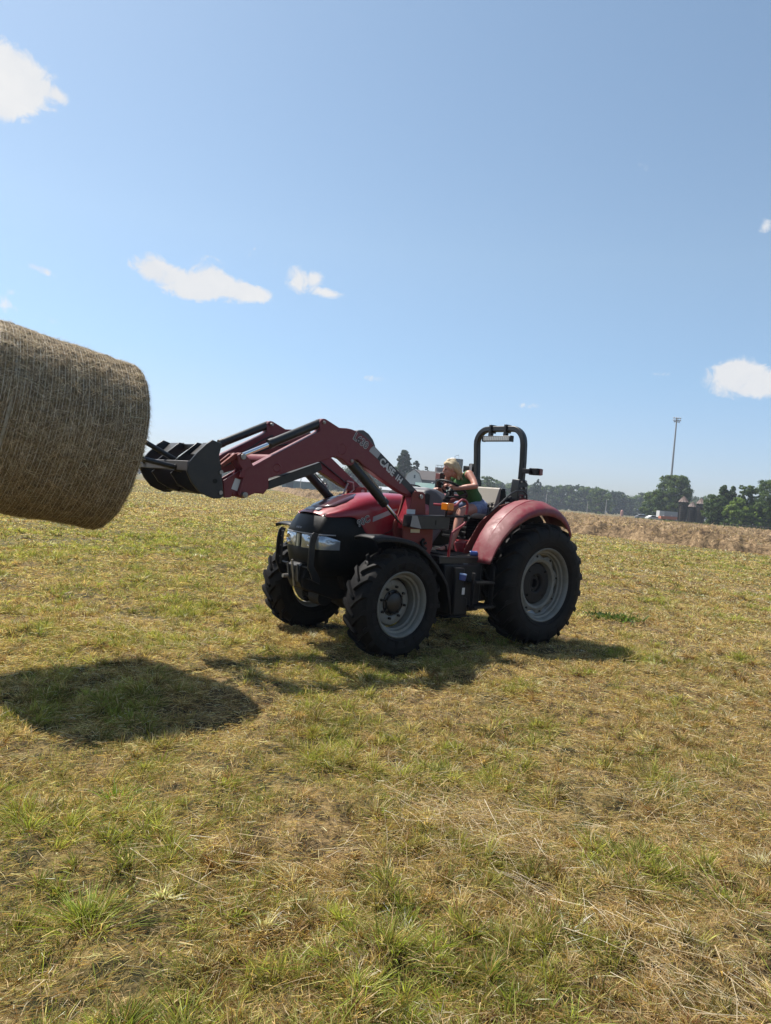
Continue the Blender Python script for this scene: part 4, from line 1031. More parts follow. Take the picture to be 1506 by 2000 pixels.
# sleeveless top
bm = bmesh.new()
for s in (1, -1):
    limb(bm, [(.39, s * .052, 1.685), (.45, s * .054, 1.745), (.535, s * .064, 1.85), (.605, s * .085, 1.93)], [.098, .092, .099, .081])
    limb(bm, [(.60, s * .07, 1.955), (.63, s * .125, 1.985)], [.058, .050])
blob(bm, (.615, 0, 1.875), .085, (.9, 1.35, .9))
skinned('top', bm, M['green_top'], person, .008, 3)
bm = bmesh.new()
for s in (1, -1):
    limb(bm, [(.31, s * .085, 1.575), (.345, s * .105, 1.56), (.47, s * .138, 1.552)], [.112, .110, .100])
    limb(bm, [(.33, s * .06, 1.60), (.385, s * .052, 1.66)], [.112, .094])
blob(bm, (.28, 0, 1.585), .12, (1.0, 1.4, .92))
skinned('shorts', bm, M['denim'], person, .008, 3)
# hair: cap, swept back, loose lock at the nape
bm = bmesh.new()
blob(bm, h(-.030, 0, .036), .098 * HSC, (1.03, .88, .98), HM, 24)
for s in (1, -1):
    limb(bm, [h(.045, s * .03, .088), h(.0, s * .066, .060), h(-.06, s * .070, .0), h(-.105, s * .05, -.06)], [.022, .024, .030, .030])
limb(bm, [h(-.08, 0, .03), h(-.115, .0, -.035), h(-.120, .01, -.10), h(-.105, .02, -.15)], [.06, .052, .036, .016])
limb(bm, [h(.060, 0, .078), h(.0, 0, .110), h(-.07, 0, .095)], [.022, .034, .040])
hr = skinned('hair', bm, M['hair'], person, .006, 3)
mb = MB()
for k in range(46):
    u0 = random.uniform(-.08, .08); s = 1 if k % 3 else -1
    a0 = h(.05 - .03 * random.random(), s * (.02 + .05 * random.random()), .085 - .03 * random.random()); a1 = h(-.03, s * (.078 + .01 * random.random()), .04 + u0 * .4)
    a2 = h(-.10, s * (.066 + .015 * random.random()), -.03 + u0 * .5); a3 = h(-.135 - .03 * random.random(), s * (.03 + .03 * random.random()), -.10 + u0)
    mb.tube([a0, a1, a2, a3], [.0015, .003, .003, .001], 5)
mb.build('hair_strand', M['hair'], hr)
mb = MB()
for s in (1, -1):
    mb.lathe([(.0, -.008), (.006, -.006), (.008, 0), (.006, .006), (0, .008)], c=tuple(h(.077, s * .028, .006)), n=10)
mb.build('eye', pmat('eye_dark', (.03, .02, .02), .2), person)
mb = MB()
for s in (1, -1): mb.tube([h(.088, s * .014, .030), h(.085, s * .034, .034), h(.066, s * .05, .026)], [.003, .0035, .002], 6)
mb.build('eyebrow', M['wood'], person)
mb = MB(); mb.tube([h(.092, -.020, -.058), h(.098, 0, -.0575), h(.092, .020, -.058)], [.0025, .005, .0025], 6); mb.build('lips', pmat('lip', (.42, .12, .11), .5), person)
for y, x in ((.255, .94), (-.24, .91)):
    mb = MB(); mb.prism([(x - .06, y - .035), (x + .10, y - .042), (x + .21, y - .040), (x + .235, y), (x + .20, y + .044), (x + .08, y + .042), (x - .05, y + .036)], 1.036, 1.056, axis='z')
    mb.tube([(x + .11, y - .046, 1.052), (x + .11, y - .03, 1.098), (x + .11, y + .03, 1.098), (x + .11, y + .046, 1.052)], .008, 6, flat=2.2); mb.tube([(x - .03, y - .04, 1.05), (x - .01, y - .034, 1.10), (x - .055, y, 1.115), (x - .01, y + .034, 1.10), (x - .03, y + .04, 1.05)], .006, 6)
    mb.build('sandal', M['blackp'], person, bevel=.003)

# ------------------------------------------------------------------ field ground
def ground_h(x, y):
    d = np.hypot(x, y); f = np.clip(1.3 - d / 45, 0, 1)
    return f * ((fbm(x, y, 1.1, 3, 21) - .5) * .13 + (fbm(x, y, 5.0, 3, 33) - .5) * .10)
def greenness(x, y):
    """0 dry straw litter .. 1 fresh green regrowth"""
    g = fbm(x, y, .22, 3, 51) * .7 + fbm(x, y, 1.3, 3, 61) * .8 + fbm(x, y, 5, 2, 71) * .5
    return np.clip((g / 2.0 - .455) / .16, 0, 1)
rad = np.concatenate([[0.0], np.geomspace(.4, 70, 330), np.geomspace(75, 640, 30)])
NA = 1100
ang = np.linspace(0, 2 * np.pi, NA, endpoint=False)
RA, AA = np.meshgrid(rad[1:], ang, indexing='ij'); gxs = RA * np.sin(AA); gys = RA * np.cos(AA)
V = np.concatenate([[[0, 0, ground_h(0., 0.)]], np.stack([gxs, gys, ground_h(gxs, gys)], -1).reshape(-1, 3)])
nr_ = len(rad) - 1
i, j = np.meshgrid(np.arange(nr_ - 1), np.arange(NA), indexing='ij'); j2 = (j + 1) % NA
Q = 1 + np.stack([i * NA + j, (i + 1) * NA + j, (i + 1) * NA + j2, i * NA + j2], -1).reshape(-1, 4)
Tt = np.stack([np.zeros(NA, int), 1 + np.arange(NA), 1 + (np.arange(NA) + 1) % NA], -1)
def ground_material():
    m = bpy.data.materials.new('mown_field'); m.use_nodes = True; t = NT(m.node_tree); t.n.clear()
    tc = t.n.new('ShaderNodeTexCoord').outputs['Object']
    a = t.n.new('ShaderNodeAttribute'); a.attribute_name = 'Col'
    fine = t.noise(tc, 42, 5, .7, .5); mid = t.noise(tc, 7, 4, .65); big = t.noise(tc, .9, 4, .6); huge = t.noise(tc, .06, 4, .6)
    mp = t.n.new('ShaderNodeMapping'); mp.inputs['Scale'].default_value = (.05, .6, 1); mp.inputs['Rotation'].default_value = (0, 0, .45); t.l.new(tc, mp.inputs[0]); streak = t.noise(mp.outputs[0], 1.0, 4, .6)
    v = t.math('ADD', t.math('MULTIPLY', fine, .5), t.math('MULTIPLY', mid, .5))
    straw = t.ramp(v, [(.34, (0.022, 0.015, 0.008)), (.47, (0.109, 0.077, 0.038)), (.58, (0.256, 0.192, 0.102)), (.72, (0.371, 0.294, 0.173))])
    grn = t.ramp(v, [(.34, (0.014, 0.015, 0.005)), (.48, (0.070, 0.074, 0.026)), (.60, (0.141, 0.141, 0.051)), (.75, (0.218, 0.205, 0.096))])
    f = t.mapr(t.math('ADD', t.math('MULTIPLY', a.outputs[2], .55), t.math('ADD', t.math('MULTIPLY', big, .35), t.math('MULTIPLY', t.math('ADD', huge, streak), .30))), .36, .84)
    f = t.math('MULTIPLY', f, t.mapr(t.vmath('LENGTH', tc, None, 1), 12.0, 60.0, 1.0, .75))
    c = t.mix(f, straw, grn)
    dst = t.vmath('LENGTH', tc, None, 1)
    c = t.mix(t.mapr(dst, 7.0, 34.0, .70, 0.0), c, t.mix(t.mapr(v, .42, .62), (.007, .005, .003), (.24, .155, .065)))  # dark soil, deepened nearby to paint the shade of gaps between tufts
    b = t.add('ShaderNodeBsdfPrincipled', Base_Color=c, Roughness=.9); b.inputs['Specular IOR Level'].default_value = .15
    bn = t.n.new('ShaderNodeBump'); bn.inputs['Strength'].default_value = .8; bn.inputs['Distance'].default_value = .03
    t.l.new(v, bn.inputs['Height']); t.l.new(bn.outputs[0], b.inputs['Normal'])
    o = t.n.new('ShaderNodeOutputMaterial'); t.l.new(b.outputs[0], o.inputs[0]); return m
gg = greenness(V[:, 0], V[:, 1])
gm = fast_mesh('ground', V, Q, Tt, np.repeat(gg[:, None], 3, 1), ground_material(), True)
gm['kind'] = 'structure'

PK = np.array([.87, .86, .88])
# ------------------------------------------------------------------ grass, stubble and hay litter
GREENS = [(.17, .24, .03), (.24, .32, .045), (.13, .20, .025), (.29, .35, .06), (.20, .23, .035)]
OLIVES = [(.34, .31, .11), (.40, .34, .15), (.27, .22, .08), (.26, .27, .08), (.46, .38, .18)]
STRAWS = [(.74, .54, .28), (.60, .42, .20), (.84, .67, .40), (.42, .26, .11), (.28, .15, .055), (.92, .79, .55), (.66, .46, .24), (.62, .46, .18), (.20, .10, .04)]
def polar(n, d0, d1, half=R(42)):
    d = np.sqrt(RNG.uniform(d0 * d0, d1 * d1, n)); a = RNG.uniform(-half, half, n)
    return d * np.sin(a), d * np.cos(a), d
parts = []
def rnd_dir(n, tilt):
    a = RNG.random(n) * 2 * np.pi; t_ = np.abs(RNG.normal(0, tilt, n)); t_ = np.minimum(t_, 1.45)
    return np.stack([np.cos(a) * np.sin(t_), np.sin(a) * np.sin(t_), np.cos(t_)], -1)
def blades(x, y, cols, Lr, Wr, tilt, bend, wmin, zoff=0.0, flat=False, maxup=1.0):
    n = len(x); d = np.hypot(x, y)
    D = rnd_dir(n, tilt) if not flat else None
    if flat:
        a = RNG.random(n) * 2 * np.pi; up = RNG.normal(.02, .12, n); D = np.stack([np.cos(a), np.sin(a), up], -1); D /= np.linalg.norm(D, axis=1)[:, None]
    L = RNG.uniform(Lr[0], Lr[1], n); W = np.maximum(RNG.uniform(Wr[0], Wr[1], n), d * wmin)
    a = RNG.random(n) * 2 * np.pi; hx = np.stack([np.cos(a), np.sin(a), RNG.normal(0, .3, n)], -1)
    S = np.cross(D, hx); S /= np.linalg.norm(S, axis=1)[:, None] + 1e-9
    B = np.stack([RNG.normal(0, bend, n), RNG.normal(0, bend, n), -np.abs(RNG.normal(0, bend * .8, n))], -1) * L[:, None]
    P = np.stack([x, y, ground_h(x, y) + zoff], -1)
    if flat: P[:, 2] += RNG.random(n) ** 1.5 * .045 + .004; P -= D * (L / 2)[:, None]
    parts.append(strips(P, D, S, L, W, B, cols, 2))
def mixcol(x, y, pg):
    n = len(x); g = np.clip(greenness(x, y) + pg, 0, 1) * np.clip(1.4 - np.hypot(x, y) / 40, .6, 1); u = RNG.random(n)
    c = np.where((u < g * .42)[:, None], pick(GREENS, n), np.where((u < .40 + g * .5)[:, None], pick(OLIVES, n), pick(STRAWS, n)))
    return c
for (d0, d1, ns, nl, wm) in ((1.6, 4.6, 11000, 10000, .00048), (4.6, 8.5, 5500, 5200, .00054), (8.5, 16, 2400, 1500, .00060), (16, 34, 460, 300, .00085), (34, 62, 60, 60, .0013), (62, 150, 11, 12, .0017)):
    A_ = R(84) / 2 * (d1 * d1 - d0 * d0)
    n = int(A_ * ns); x, y, d = polar(n, d0, d1)
    keep = RNG.random(n) < np.clip(2.6 * (.5 * vnoise(x, y, 9, 4) + .5 * vnoise(x, y, 3.1, 5) - .34), .03, 1); x, y = x[keep], y[keep]
    blades(x, y, mixcol(x, y, .0), (.022, .068), (.0016, .0036), .45, .40, wm)
    n = int(A_ * nl); x, y, d = polar(n, d0, d1)
    keep = RNG.random(n) < np.clip(3.4 * (fbm(x, y, 2.3, 3, 77) - .38), .40, 1); x, y = x[keep], y[keep]
    u = RNG.random(len(x)); cols = np.where((u < .86)[:, None], pick(STRAWS, len(x), .3), pick(OLIVES, len(x)))
    blades(x, y, cols, (.02, .10), (.0010, .0028), 1.2, .45, wm * .85, flat=True)
# tufts: clumps of regrowth and of dry stubble with dark gaps between them
def tufts(dens, d0, d1, cnt, Lr, spread, wm, kind='mix', xy=None, cols=None):
    if xy is None:
        n = int(dens * R(84) / 2 * (d1 * d1 - d0 * d0)); x, y, d = polar(n, d0, d1)
        k = RNG.random(n) < np.clip(5 * (fbm(x, y, 1.9, 2, 15) - .40), .07, 1); x, y = x[k], y[k]
    else: x, y = xy
    nt = len(x); g = greenness(x, y) * np.clip(1.4 - np.hypot(x, y) / 40, .55, 1); m = RNG.integers(cnt[0], cnt[1], nt)
    m = (m * (.45 + 1.1 * RNG.random(nt) ** 1.5) * np.where(g > .5, 1.35, .9)).astype(int) + 4
    u = RNG.random(nt); fresh = u < g * 1.05 + .04; olive = (~fresh) & (RNG.random(nt) < .50)
    base = np.where(fresh[:, None], pick(TG, nt, .28), np.where(olive[:, None], pick(OLIVES, nt, .3), pick(STRAWS, nt, .25))); base = np.clip(base, .01, .8)
    if cols is not None: base = pick(cols, nt, .1); fresh[:] = True
    X = np.repeat(x, m); Y = np.repeat(y, m); sc = np.repeat(RNG.uniform(.55, 1.25, nt) * np.where(fresh, 1.1, .85), m); n = len(X)
    cc = np.repeat(base, m, 0) * (1 + RNG.normal(0, .22, (n, 1)))
    dry = RNG.random(n) < .20; cc[dry] = pick(STRAWS, dry.sum())
    r_ = np.abs(RNG.normal(0, 1, n)) * spread * sc; a = RNG.random(n) * 2 * np.pi; ox, oy = r_ * np.cos(a), r_ * np.sin(a)
    X2, Y2 = X + ox, Y + oy
    lean = np.repeat(RNG.normal(0, .25, (nt, 2)), m, 0)
    D = rnd_dir(n, .32); D[:, 0] += ox / spread * .32 + lean[:, 0]; D[:, 1] += oy / spread * .32 + lean[:, 1]; D /= np.linalg.norm(D, axis=1)[:, None]
    L = RNG.uniform(Lr[0], Lr[1], n) * sc * (1.15 - .35 * np.minimum(1.5, r_ / spread)); W = np.maximum(RNG.uniform(.0022, .0052, n), np.hypot(X2, Y2) * wm)
    a = RNG.random(n) * 2 * np.pi; S = np.cross(D, np.stack([np.cos(a), np.sin(a), np.zeros(n)], -1)); S /= np.linalg.norm(S, axis=1)[:, None] + 1e-9
    B = np.stack([ox * 1.2 + RNG.normal(0, .22, n) * L, oy * 1.2 + RNG.normal(0, .22, n) * L, -np.abs(RNG.normal(0, .25, n)) * L], -1)
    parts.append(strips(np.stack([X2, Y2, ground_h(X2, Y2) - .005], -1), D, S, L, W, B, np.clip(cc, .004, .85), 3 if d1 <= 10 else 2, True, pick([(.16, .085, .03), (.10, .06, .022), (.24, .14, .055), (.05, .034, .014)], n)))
TG = [(.28, .33, .06), (.36, .40, .08), (.20, .25, .045), (.42, .42, .11), (.25, .27, .05), (.36, .34, .09)]
tufts(190, 1.7, 5.0, (44, 110), (.035, .115), .034, .00052)
tufts(125, 5.0, 10, (34, 72), (.04, .125), .040, .00060)
tufts(40, 10, 20, (16, 36), (.06, .16), .066, .00080)
tufts(11, 20, 40, (10, 18), (.07, .18), .13, .0011)
tufts(0, 0, 5, (300, 330), (.09, .17), .075, .0004, xy=(np.array([at(215, 1625, 1).x * 3.62]), np.array([3.66])), cols=[(.20, .36, .03)])
tufts(0, 0, 5, (140, 190), (.06, .13), .10, .0004, xy=(np.array([-.95, -.45, .15, 1.9, -.7, .95, 1.6]), np.array([2.6, 2.75, 2.55, 4.6, 3.9, 5.4, 3.0])), cols=[(.28, .36, .05), (.24, .30, .04)])
# lengths of pale hay lying in loose swaths
for (px, py, ln, dirx, diry, n) in ((1110, 1760, 1.7, .62, -.78, 420), (1000, 1620, 1.3, .9, .1, 230), (300, 1240, 1.8, .8, -.5, 420), (820, 1500, 1.3, .3, .9, 140), (600, 1700, 1.4, 1, .2, 110), (1350, 1560, 1.5, .5, .5, 150)):
    d = ray(px, py); t_ = -1.68 / d[2]; cx, cy = d[0] * t_, d[1] * t_
    s = RNG.uniform(-.5, .5, n) * ln; q = RNG.normal(0, .24, n); X = cx + s * dirx - q * diry; Y = cy + s * diry + q * dirx
    a = math.atan2(diry, dirx) + RNG.normal(0, .55, n); D = np.stack([np.cos(a), np.sin(a), RNG.normal(.03, .1, n)], -1)
    L = RNG.uniform(.10, .34, n); W = np.maximum(RNG.uniform(.0016, .0036, n), np.hypot(X, Y) * .0005)
    S = np.cross(D, np.stack([RNG.normal(0, .3, n), RNG.normal(0, .3, n), np.ones(n)], -1)); S /= np.linalg.norm(S, axis=1)[:, None]
    P = np.stack([X, Y, ground_h(X, Y) + .015 + RNG.random(n) * .05], -1) - D * (L / 2)[:, None]
    parts.append(strips(P, D, S, L, W, np.stack([RNG.normal(0, .02, n), RNG.normal(0, .02, n), -L * .06], -1), pick([(.55, .43, .25), (.62, .52, .34), (.45, .33, .18), (.66, .58, .42)], n), 2))
off = 0; VV = []; QQ = []; TTt = []; CC = []
for (v, q, t_, c) in parts:
    VV.append(v); CC.append(c)
    if q is not None: QQ.append(q + off)
    TTt.append(t_ + off); off += len(v)
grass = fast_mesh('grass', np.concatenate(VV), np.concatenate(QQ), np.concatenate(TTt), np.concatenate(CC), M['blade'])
tag(grass, 'mown field grass with green tufts and dry hay litter', 'grass', kind='stuff')
print('grass verts', off)
del VV, QQ, TTt, CC, parts

# broad-leaved weed clump right of the tractor
wd = empty('weed_clump', (3.62, 11.15, 0)); tag(wd, 'low dark green broad-leaved weed patch in the grass right of the rear wheel', 'weed')
n = 210; x = RNG.normal(0, .22, n); y = RNG.normal(0, .16, n); D = rnd_dir(n, .8); L = RNG.uniform(.05, .12, n); W = RNG.uniform(.014, .032, n)
a = RNG.random(n) * 6.28; S = np.cross(D, np.stack([np.cos(a), np.sin(a), np.zeros(n)], -1)); S /= np.linalg.norm(S, axis=1)[:, None]
v, q, t_, c = strips(np.stack([x, y, RNG.random(n) * .06 + .02], -1), D, S, L, W, np.stack([x * .1, y * .1, -L * .3], -1), pick([(.07, .13, .03), (.11, .18, .045), (.05, .09, .02), (.16, .18, .05)], n), 2)
o = fast_mesh('leaf_mass', v, q, t_, c, M['blade']); o.parent = wd; o['kind'] = 'stuff'

# ------------------------------------------------------------------ hay windrows across the field
HB = np.array([(-34, 208), (-22, 152), (-11.5, 102), (-3, 75), (5.2, 58), (12.4, 49), (16.9, 43.7), (21.1, 39.5), (29, 33), (45, 22), (60, 12)])
def hay_in(x, y):
    """signed distance-like depth into the hay area from its near edge"""
    xb = np.interp(-y, -HB[:, 1], HB[:, 0]); return (x - xb) * .72
def hay_h(x, y):
    e = hay_in(x, y) + (fbm(x, y, .5, 2, 81) - .5) * 1.6
    k = np.clip(e / .45, 0, 1); k = k * k * (3 - 2 * k)
    # rows run parallel to the near edge
    row = .5 + .5 * np.cos(e * 2 * np.pi / 5.5 - 1.5); 
    l = fbm(x, y, .75, 4, 91)
    bl = 1 - np.abs(2 * fbm(x, y, .62, 2, 95) - 1) * 1.9; b2 = 1 - np.abs(2 * vnoise(x, y, 1.7, 97) - 1)
    hh = .05 + .10 * row + .22 * np.exp(-((e - .9) / .9) ** 2) + .46 * np.clip(bl, 0, 1) * (.35 + l) + .36 * b2 * (.35 + l) + (fbm(x, y, 4.5, 2, 99) - .5) * .22
    fade = np.clip((190 - y) / 10, 0, 1) * np.clip((e2 := (132 - y + np.clip(52 - x, 0, 60) * 1.2)) / 6, 0, 1)
    return k * fade * np.maximum(hh, 0.03) - (1 - k * fade) * .05
# mesh in view-spread coordinates: angle x distance
aa = np.linspace(R(-13.5), R(40), 900); dd = np.geomspace(24, 205, 300)
AA, DD = np.meshgrid(aa, dd, indexing='ij'); hx, hy = DD * np.sin(AA), DD * np.cos(AA)
V = np.stack([hx, hy, hay_h(hx, hy)], -1)
i, j = np.meshgrid(np.arange(899), np.arange(299), indexing='ij'); I = lambda a, b: a * 300 + b
Q = np.stack([I(i, j), I(i, j + 1), I(i + 1, j + 1), I(i + 1, j)], -1).reshape(-1, 4); Vf = V.reshape(-1, 3)
Q = Q[(Vf[Q][:, :, 2] > -.045).any(1)]
def windrow_material():
    m = bpy.data.materials.new('cut_hay'); m.use_nodes = True; t = NT(m.node_tree); t.n.clear()
    tc = t.n.new('ShaderNodeTexCoord').outputs['Object']
    n1 = t.noise(tc, 3.2, 7, .8, 1.2); n2 = t.noise(tc, 1.3, 4, .6)
    c = t.ramp(t.math('ADD', t.math('MULTIPLY', n1, .7), t.math('MULTIPLY', n2, .3)), [(.40, (0.029, 0.017, 0.009)), (.49, (0.158, 0.104, 0.054)), (.58, (0.317, 0.216, 0.119)), (.70, (0.446, 0.331, 0.202))])  # darkest stops paint the shade in cracks and gaps of the hay
    b = t.add('ShaderNodeBsdfPrincipled', Base_Color=c, Roughness=.85); b.inputs['Specular IOR Level'].default_value = .2
    bn = t.n.new('ShaderNodeBump'); bn.inputs['Strength'].default_value = 1; bn.inputs['Distance'].default_value = .12
    t.l.new(n1, bn.inputs['Height']); t.l.new(bn.outputs[0], b.inputs['Normal'])
    o = t.n.new('ShaderNodeOutputMaterial'); t.l.new(b.outputs[0], o.inputs[0]); return m
hw = fast_mesh('cut_hay', Vf, Q, None, None, windrow_material(), True)
tag(hw, 'wide band of raked golden hay lying across the field behind the tractor', 'hay', kind='stuff')
n = 190000; d = np.exp(RNG.uniform(math.log(30), math.log(130), n)); a = RNG.uniform(R(-12), R(36), n); x, y = d * np.sin(a), d * np.cos(a); z = hay_h(x, y)
k = z > .02; x, y, z, d = x[k], y[k], z[k], d[k]; n = len(x)
D = rnd_dir(n, 1.0); D[:, 2] *= .3; D /= np.linalg.norm(D, axis=1)[:, None]; L = RNG.uniform(.10, .32, n) * (1 + d / 120); W = RNG.uniform(.006, .014, n) * (1 + d / 45)
a = RNG.random(n) * 6.28; S = np.cross(D, np.stack([np.cos(a), np.sin(a), RNG.normal(0, .4, n)], -1)); S /= np.linalg.norm(S, axis=1)[:, None]
v, q, t_, c = strips(np.stack([x, y, z - .03], -1), D, S, L, W, RNG.normal(0, .05, (n, 3)) - np.array([0, 0, .04]), pick([(.60, .43, .23), (.44, .29, .14), (.72, .55, .33), (.26, .17, .08), (.12, .075, .035), (.44, .32, .15)], n, .3), 2)  # darkest strand tones deepen the painted shade of the gaps
o = fast_mesh('straw_strands', v, q, t_, c, M['straw']); o.parent = hw; o['kind'] = 'stuff'

# ------------------------------------------------------------------ trees
def crown_mesh(clumps, per, leaf, cols, seed, squash=.8):
    """leaf-sized faces in many clumps: clumps = (x, y, z, radius)"""
    rg = np.random.default_rng(seed); C_ = np.array(clumps); m = len(C_)
    cnt = np.maximum(6, (per * (C_[:, 3] / C_[:, 3].mean()) ** 2).astype(int))
    idx = np.repeat(np.arange(m), cnt); n = len(idx)
    u = rg.normal(size=(n, 3)); u /= np.linalg.norm(u, axis=1)[:, None]; rr = rg.random(n) ** .45
    P = C_[idx, :3] + u * (rr * C_[idx, 3])[:, None] * np.array([1, 1, squash])
    nrm = u * 1.1 + rg.normal(size=(n, 3)) * .42 + np.array([0, 0, .2]); nrm /= np.linalg.norm(nrm, axis=1)[:, None]
    t1 = np.cross(nrm, rg.normal(size=(n, 3))); t1 /= np.linalg.norm(t1, axis=1)[:, None]; t2 = np.cross(nrm, t1)
    s = leaf * rg.uniform(.6, 1.3, n)[:, None]
    V = np.stack([P - t1 * s * .5, P + t2 * s * .38 + t1 * s * .05, P + t1 * s * .55, P - t2 * s * .38], 1).reshape(-1, 3)
    Q = (np.arange(n) * 4)[:, None] + np.arange(4)[None]
    cc = np.array(cols)[rg.integers(0, len(cols), m)][idx] * (1 + rg.normal(0, .16, (n, 1)))
    return V, Q, np.repeat(np.clip(cc, .003, .6), 4, 0)
def tree(name, label, cat, pos, height, width, crown_base=.22, shape='round', leaf=.35, nclump=60, per=70, cols=None, seed=1, group=None, sparse=0.0, rootkind=None):
    rg = random.Random(seed); r = empty(name, pos); tag(r, label, cat, group)
    cl = []
    nclump = int(nclump * 2.0); per = int(per * .55)
    for k in range(nclump):
        t = rg.random(); z = height * (crown_base + (1 - crown_base) * t)
        if shape == 'round': ww = math.sin(math.pi * min(1, (.12 + .88 * t) ** .8)) ** .6
        elif shape == 'cone': ww = (1 - t) ** .8 * .95 + .08
        elif shape == 'spire': ww = (1 - t) ** .6 * (.82 + .18 * math.sin(k * 1.7)) + .05
        else: ww = .55 + .45 * math.sin(math.pi * t)
        a = rg.random() * 6.283; q = width / 2 * ww * (rg.random() ** .45) * (1 + .18 * math.sin(a * 3 + seed))
        rad_ = width * (.05 + .07 * rg.random()) * (.65 + .35 * ww) * (1 - sparse * .35)
        cl.append((math.cos(a) * q, math.sin(a) * q, min(z, height - rad_ * .6), rad_))
    v, q, c = crown_mesh(cl, per, leaf, cols or LEAF, seed); o = fast_mesh('crown', v, q, None, c, M['leaf']); o.parent = r
    mb = MB(); w0 = max(.10, width * .035); mb.tube([(0, 0, -.1), (.05 * w0, 0, height * .25), (0, .1 * w0, height * .55), (0, 0, height * .88)], [w0, w0 * .75, w0 * .5, w0 * .12], 8)
    for k in range(9):
        t = .25 + .6 * k / 9; a = k * 2.4; q = width * .36 * (1 - t * .5); mb.tube([(0, 0, height * t), (math.cos(a) * q * .5, math.sin(a) * q * .5, height * (t + .08)), (math.cos(a) * q, math.sin(a) * q, height * min(.95, t + .13))], [w0 * .35, w0 * .22, w0 * .08], 6)
    mb.build('trunk', M['wood'], r); return r
LEAF = [(0.054, 0.095, 0.024), (0.075, 0.122, 0.027), (0.041, 0.075, 0.020), (0.109, 0.156, 0.031), (0.054, 0.088, 0.024)]
LEAFD = [(0.020, 0.045, 0.019), (0.027, 0.054, 0.022), (0.016, 0.037, 0.016)]
LEAFB = [(.17, .25, .035), (.12, .19, .03), (.08, .13, .025), (.20, .27, .045)]
def gz(px, py, Y): return at(px, py, Y).z

# conifer and companion over the barn
tree('conifer_tree', 'tall dark rounded conifer rising above the white-gabled barn', 'tree', (gx(784, 230), 230, 0), gz(791, 879, 230), 8.6, .12, 'spire', .42, 120, 110, LEAFD, 3)
tree('dark_tree', 'smaller dark evergreen just right of the tall conifer by the barn', 'tree', (gx(808, 236), 236, 0), gz(812, 900, 236), 5.4, .2, 'spire', .42, 60, 90, LEAFD, 4)
tree('round_tree', 'small round tree showing between the barn roof and the brick silo', 'tree', (gx(828, 250), 250, 0), gz(831, 911, 250), 4.2, .2, 'round', .42, 34, 70, LEAFD, 5)
# big tree and the row on the right
tree('broadleaf_tree', 'large broad green tree standing in front of the light mast and beside the corn cribs', 'tree', (gx(1313, 205), 205, 0), gz(1318, 929, 205), 10.2, .06, 'full', .40, 260, 120, LEAF, 6)
tree('broadleaf_tree', 'low bushy tree at the left foot of the large tree by the wagons', 'tree', (gx(1276, 215), 215, 0), gz(1276, 962, 215), 8.0, .05, 'full', .42, 70, 90, LEAF, 16)
for (px, top, D_, wd_, sh, sp, cs, sd, lab) in (
    (1397, 966, 150, 4.2, 'full', 0, LEAF, 21, 'low tree between the corn cribs and the row of taller trees'),
    (1409, 947, 150, 3.7, 'spire', .2, LEAF, 22, 'tall narrow green tree, first of the row right of the corn cribs'),
    (1426, 949, 152, 2.9, 'spire', .4, LEAF, 23, 'slim pointed tree with a thin top, second of the row right of the corn cribs'),
    (1438, 972, 146, 3.8, 'round', 0, LEAFB, 24, 'bright yellow-green bushy young tree in the row by the field fence'),
    (1456, 948, 148, 4.0, 'full', .5, LEAF, 25, 'thin-crowned tree with bare twigs at its top, in the row by the field fence'),
    (1480, 978, 146, 3.6, 'full', .1, LEAFB, 26, 'short leafy tree between the thin-crowned tree and the large tree at the right edge'),
    (1502, 937, 146, 5.6, 'full', 0, LEAF, 27, 'large full green tree at the right edge of the photo'),
    (1530, 945, 146, 5.6, 'full', 0, LEAF, 28, 'full green tree just beyond the right edge of the photo')):
    tree('broadleaf_tree', lab, 'tree', (gx(px, D_), D_, 0), gz(px, top, D_), wd_ * 1.35, .02, sh, .27, int(150 * (1 - sp * .4)), 110, cs, sd, group='trees in a row beyond the fence', sparse=sp)
tree('lone_tree', 'round-topped tree poking above the far woods right of the roll bar', 'tree', (gx(1047, 330), 330, 0), gz(1052, 936, 330), 3.9, .55, 'round', .6, 26, 80, LEAFD, 31)
tree('broadleaf_tree', 'leafy tree in front of the far woods, left of the utility pole', 'tree', (gx(1168, 330), 330, 0), gz(1168, 955, 330), 11, .05, 'full', .6, 70, 70, LEAF, 32)
tree('broadleaf_tree', 'pale green tree seen through the roll bar by its left post', 'tree', (gx(948, 260), 260, 0), gz(946, 930, 260), 8, .05, 'full', .5, 60, 80, LEAF, 33)

# far woods that read as one mass
def woods(name, label, px0, px1, D_, topf, n, leaf, seed, depth=22, cols=None):
    rg = random.Random(seed); cl = []
    xs_ = px0
    while xs_ < px1:
        dd_ = D_ + rg.random() * depth; X = gx(xs_, dd_); top = gz(xs_, topf(xs_) + rg.uniform(-2.5, 3), dd_)
        ww = rg.uniform(3.2, 5.0)
        for k in range(n):
            t = rg.random(); z = top * (.06 + .90 * t); q = ww * (1 - .55 * t * t) * (rg.random() ** .5); a = rg.random() * 6.283; r_ = rg.uniform(1.1, 2.3)
            cl.append((X + math.cos(a) * q, dd_ + math.sin(a) * q, min(z, top - r_ * .5), r_))
        xs_ += rg.uniform(.5, .9) * ww / dd_ * FPX
    v, q, c = crown_mesh(cl, 34, leaf, cols or (LEAFD + LEAF[:4]), seed); o = fast_mesh(name, v, q, None, c, M['leaf'])
    tag(o, label, 'woods', kind='stuff'); return o
woods('woods', 'far green woods along the horizon right of the tractor', 915, 1300, 390, lambda p: np.interp(p, [915, 945, 985, 1040, 1100, 1130, 1170, 1205, 1230, 1262, 1300], [944, 938, 942, 948, 947, 947, 955, 962, 969, 963, 962]), 38, 1.2, 41)
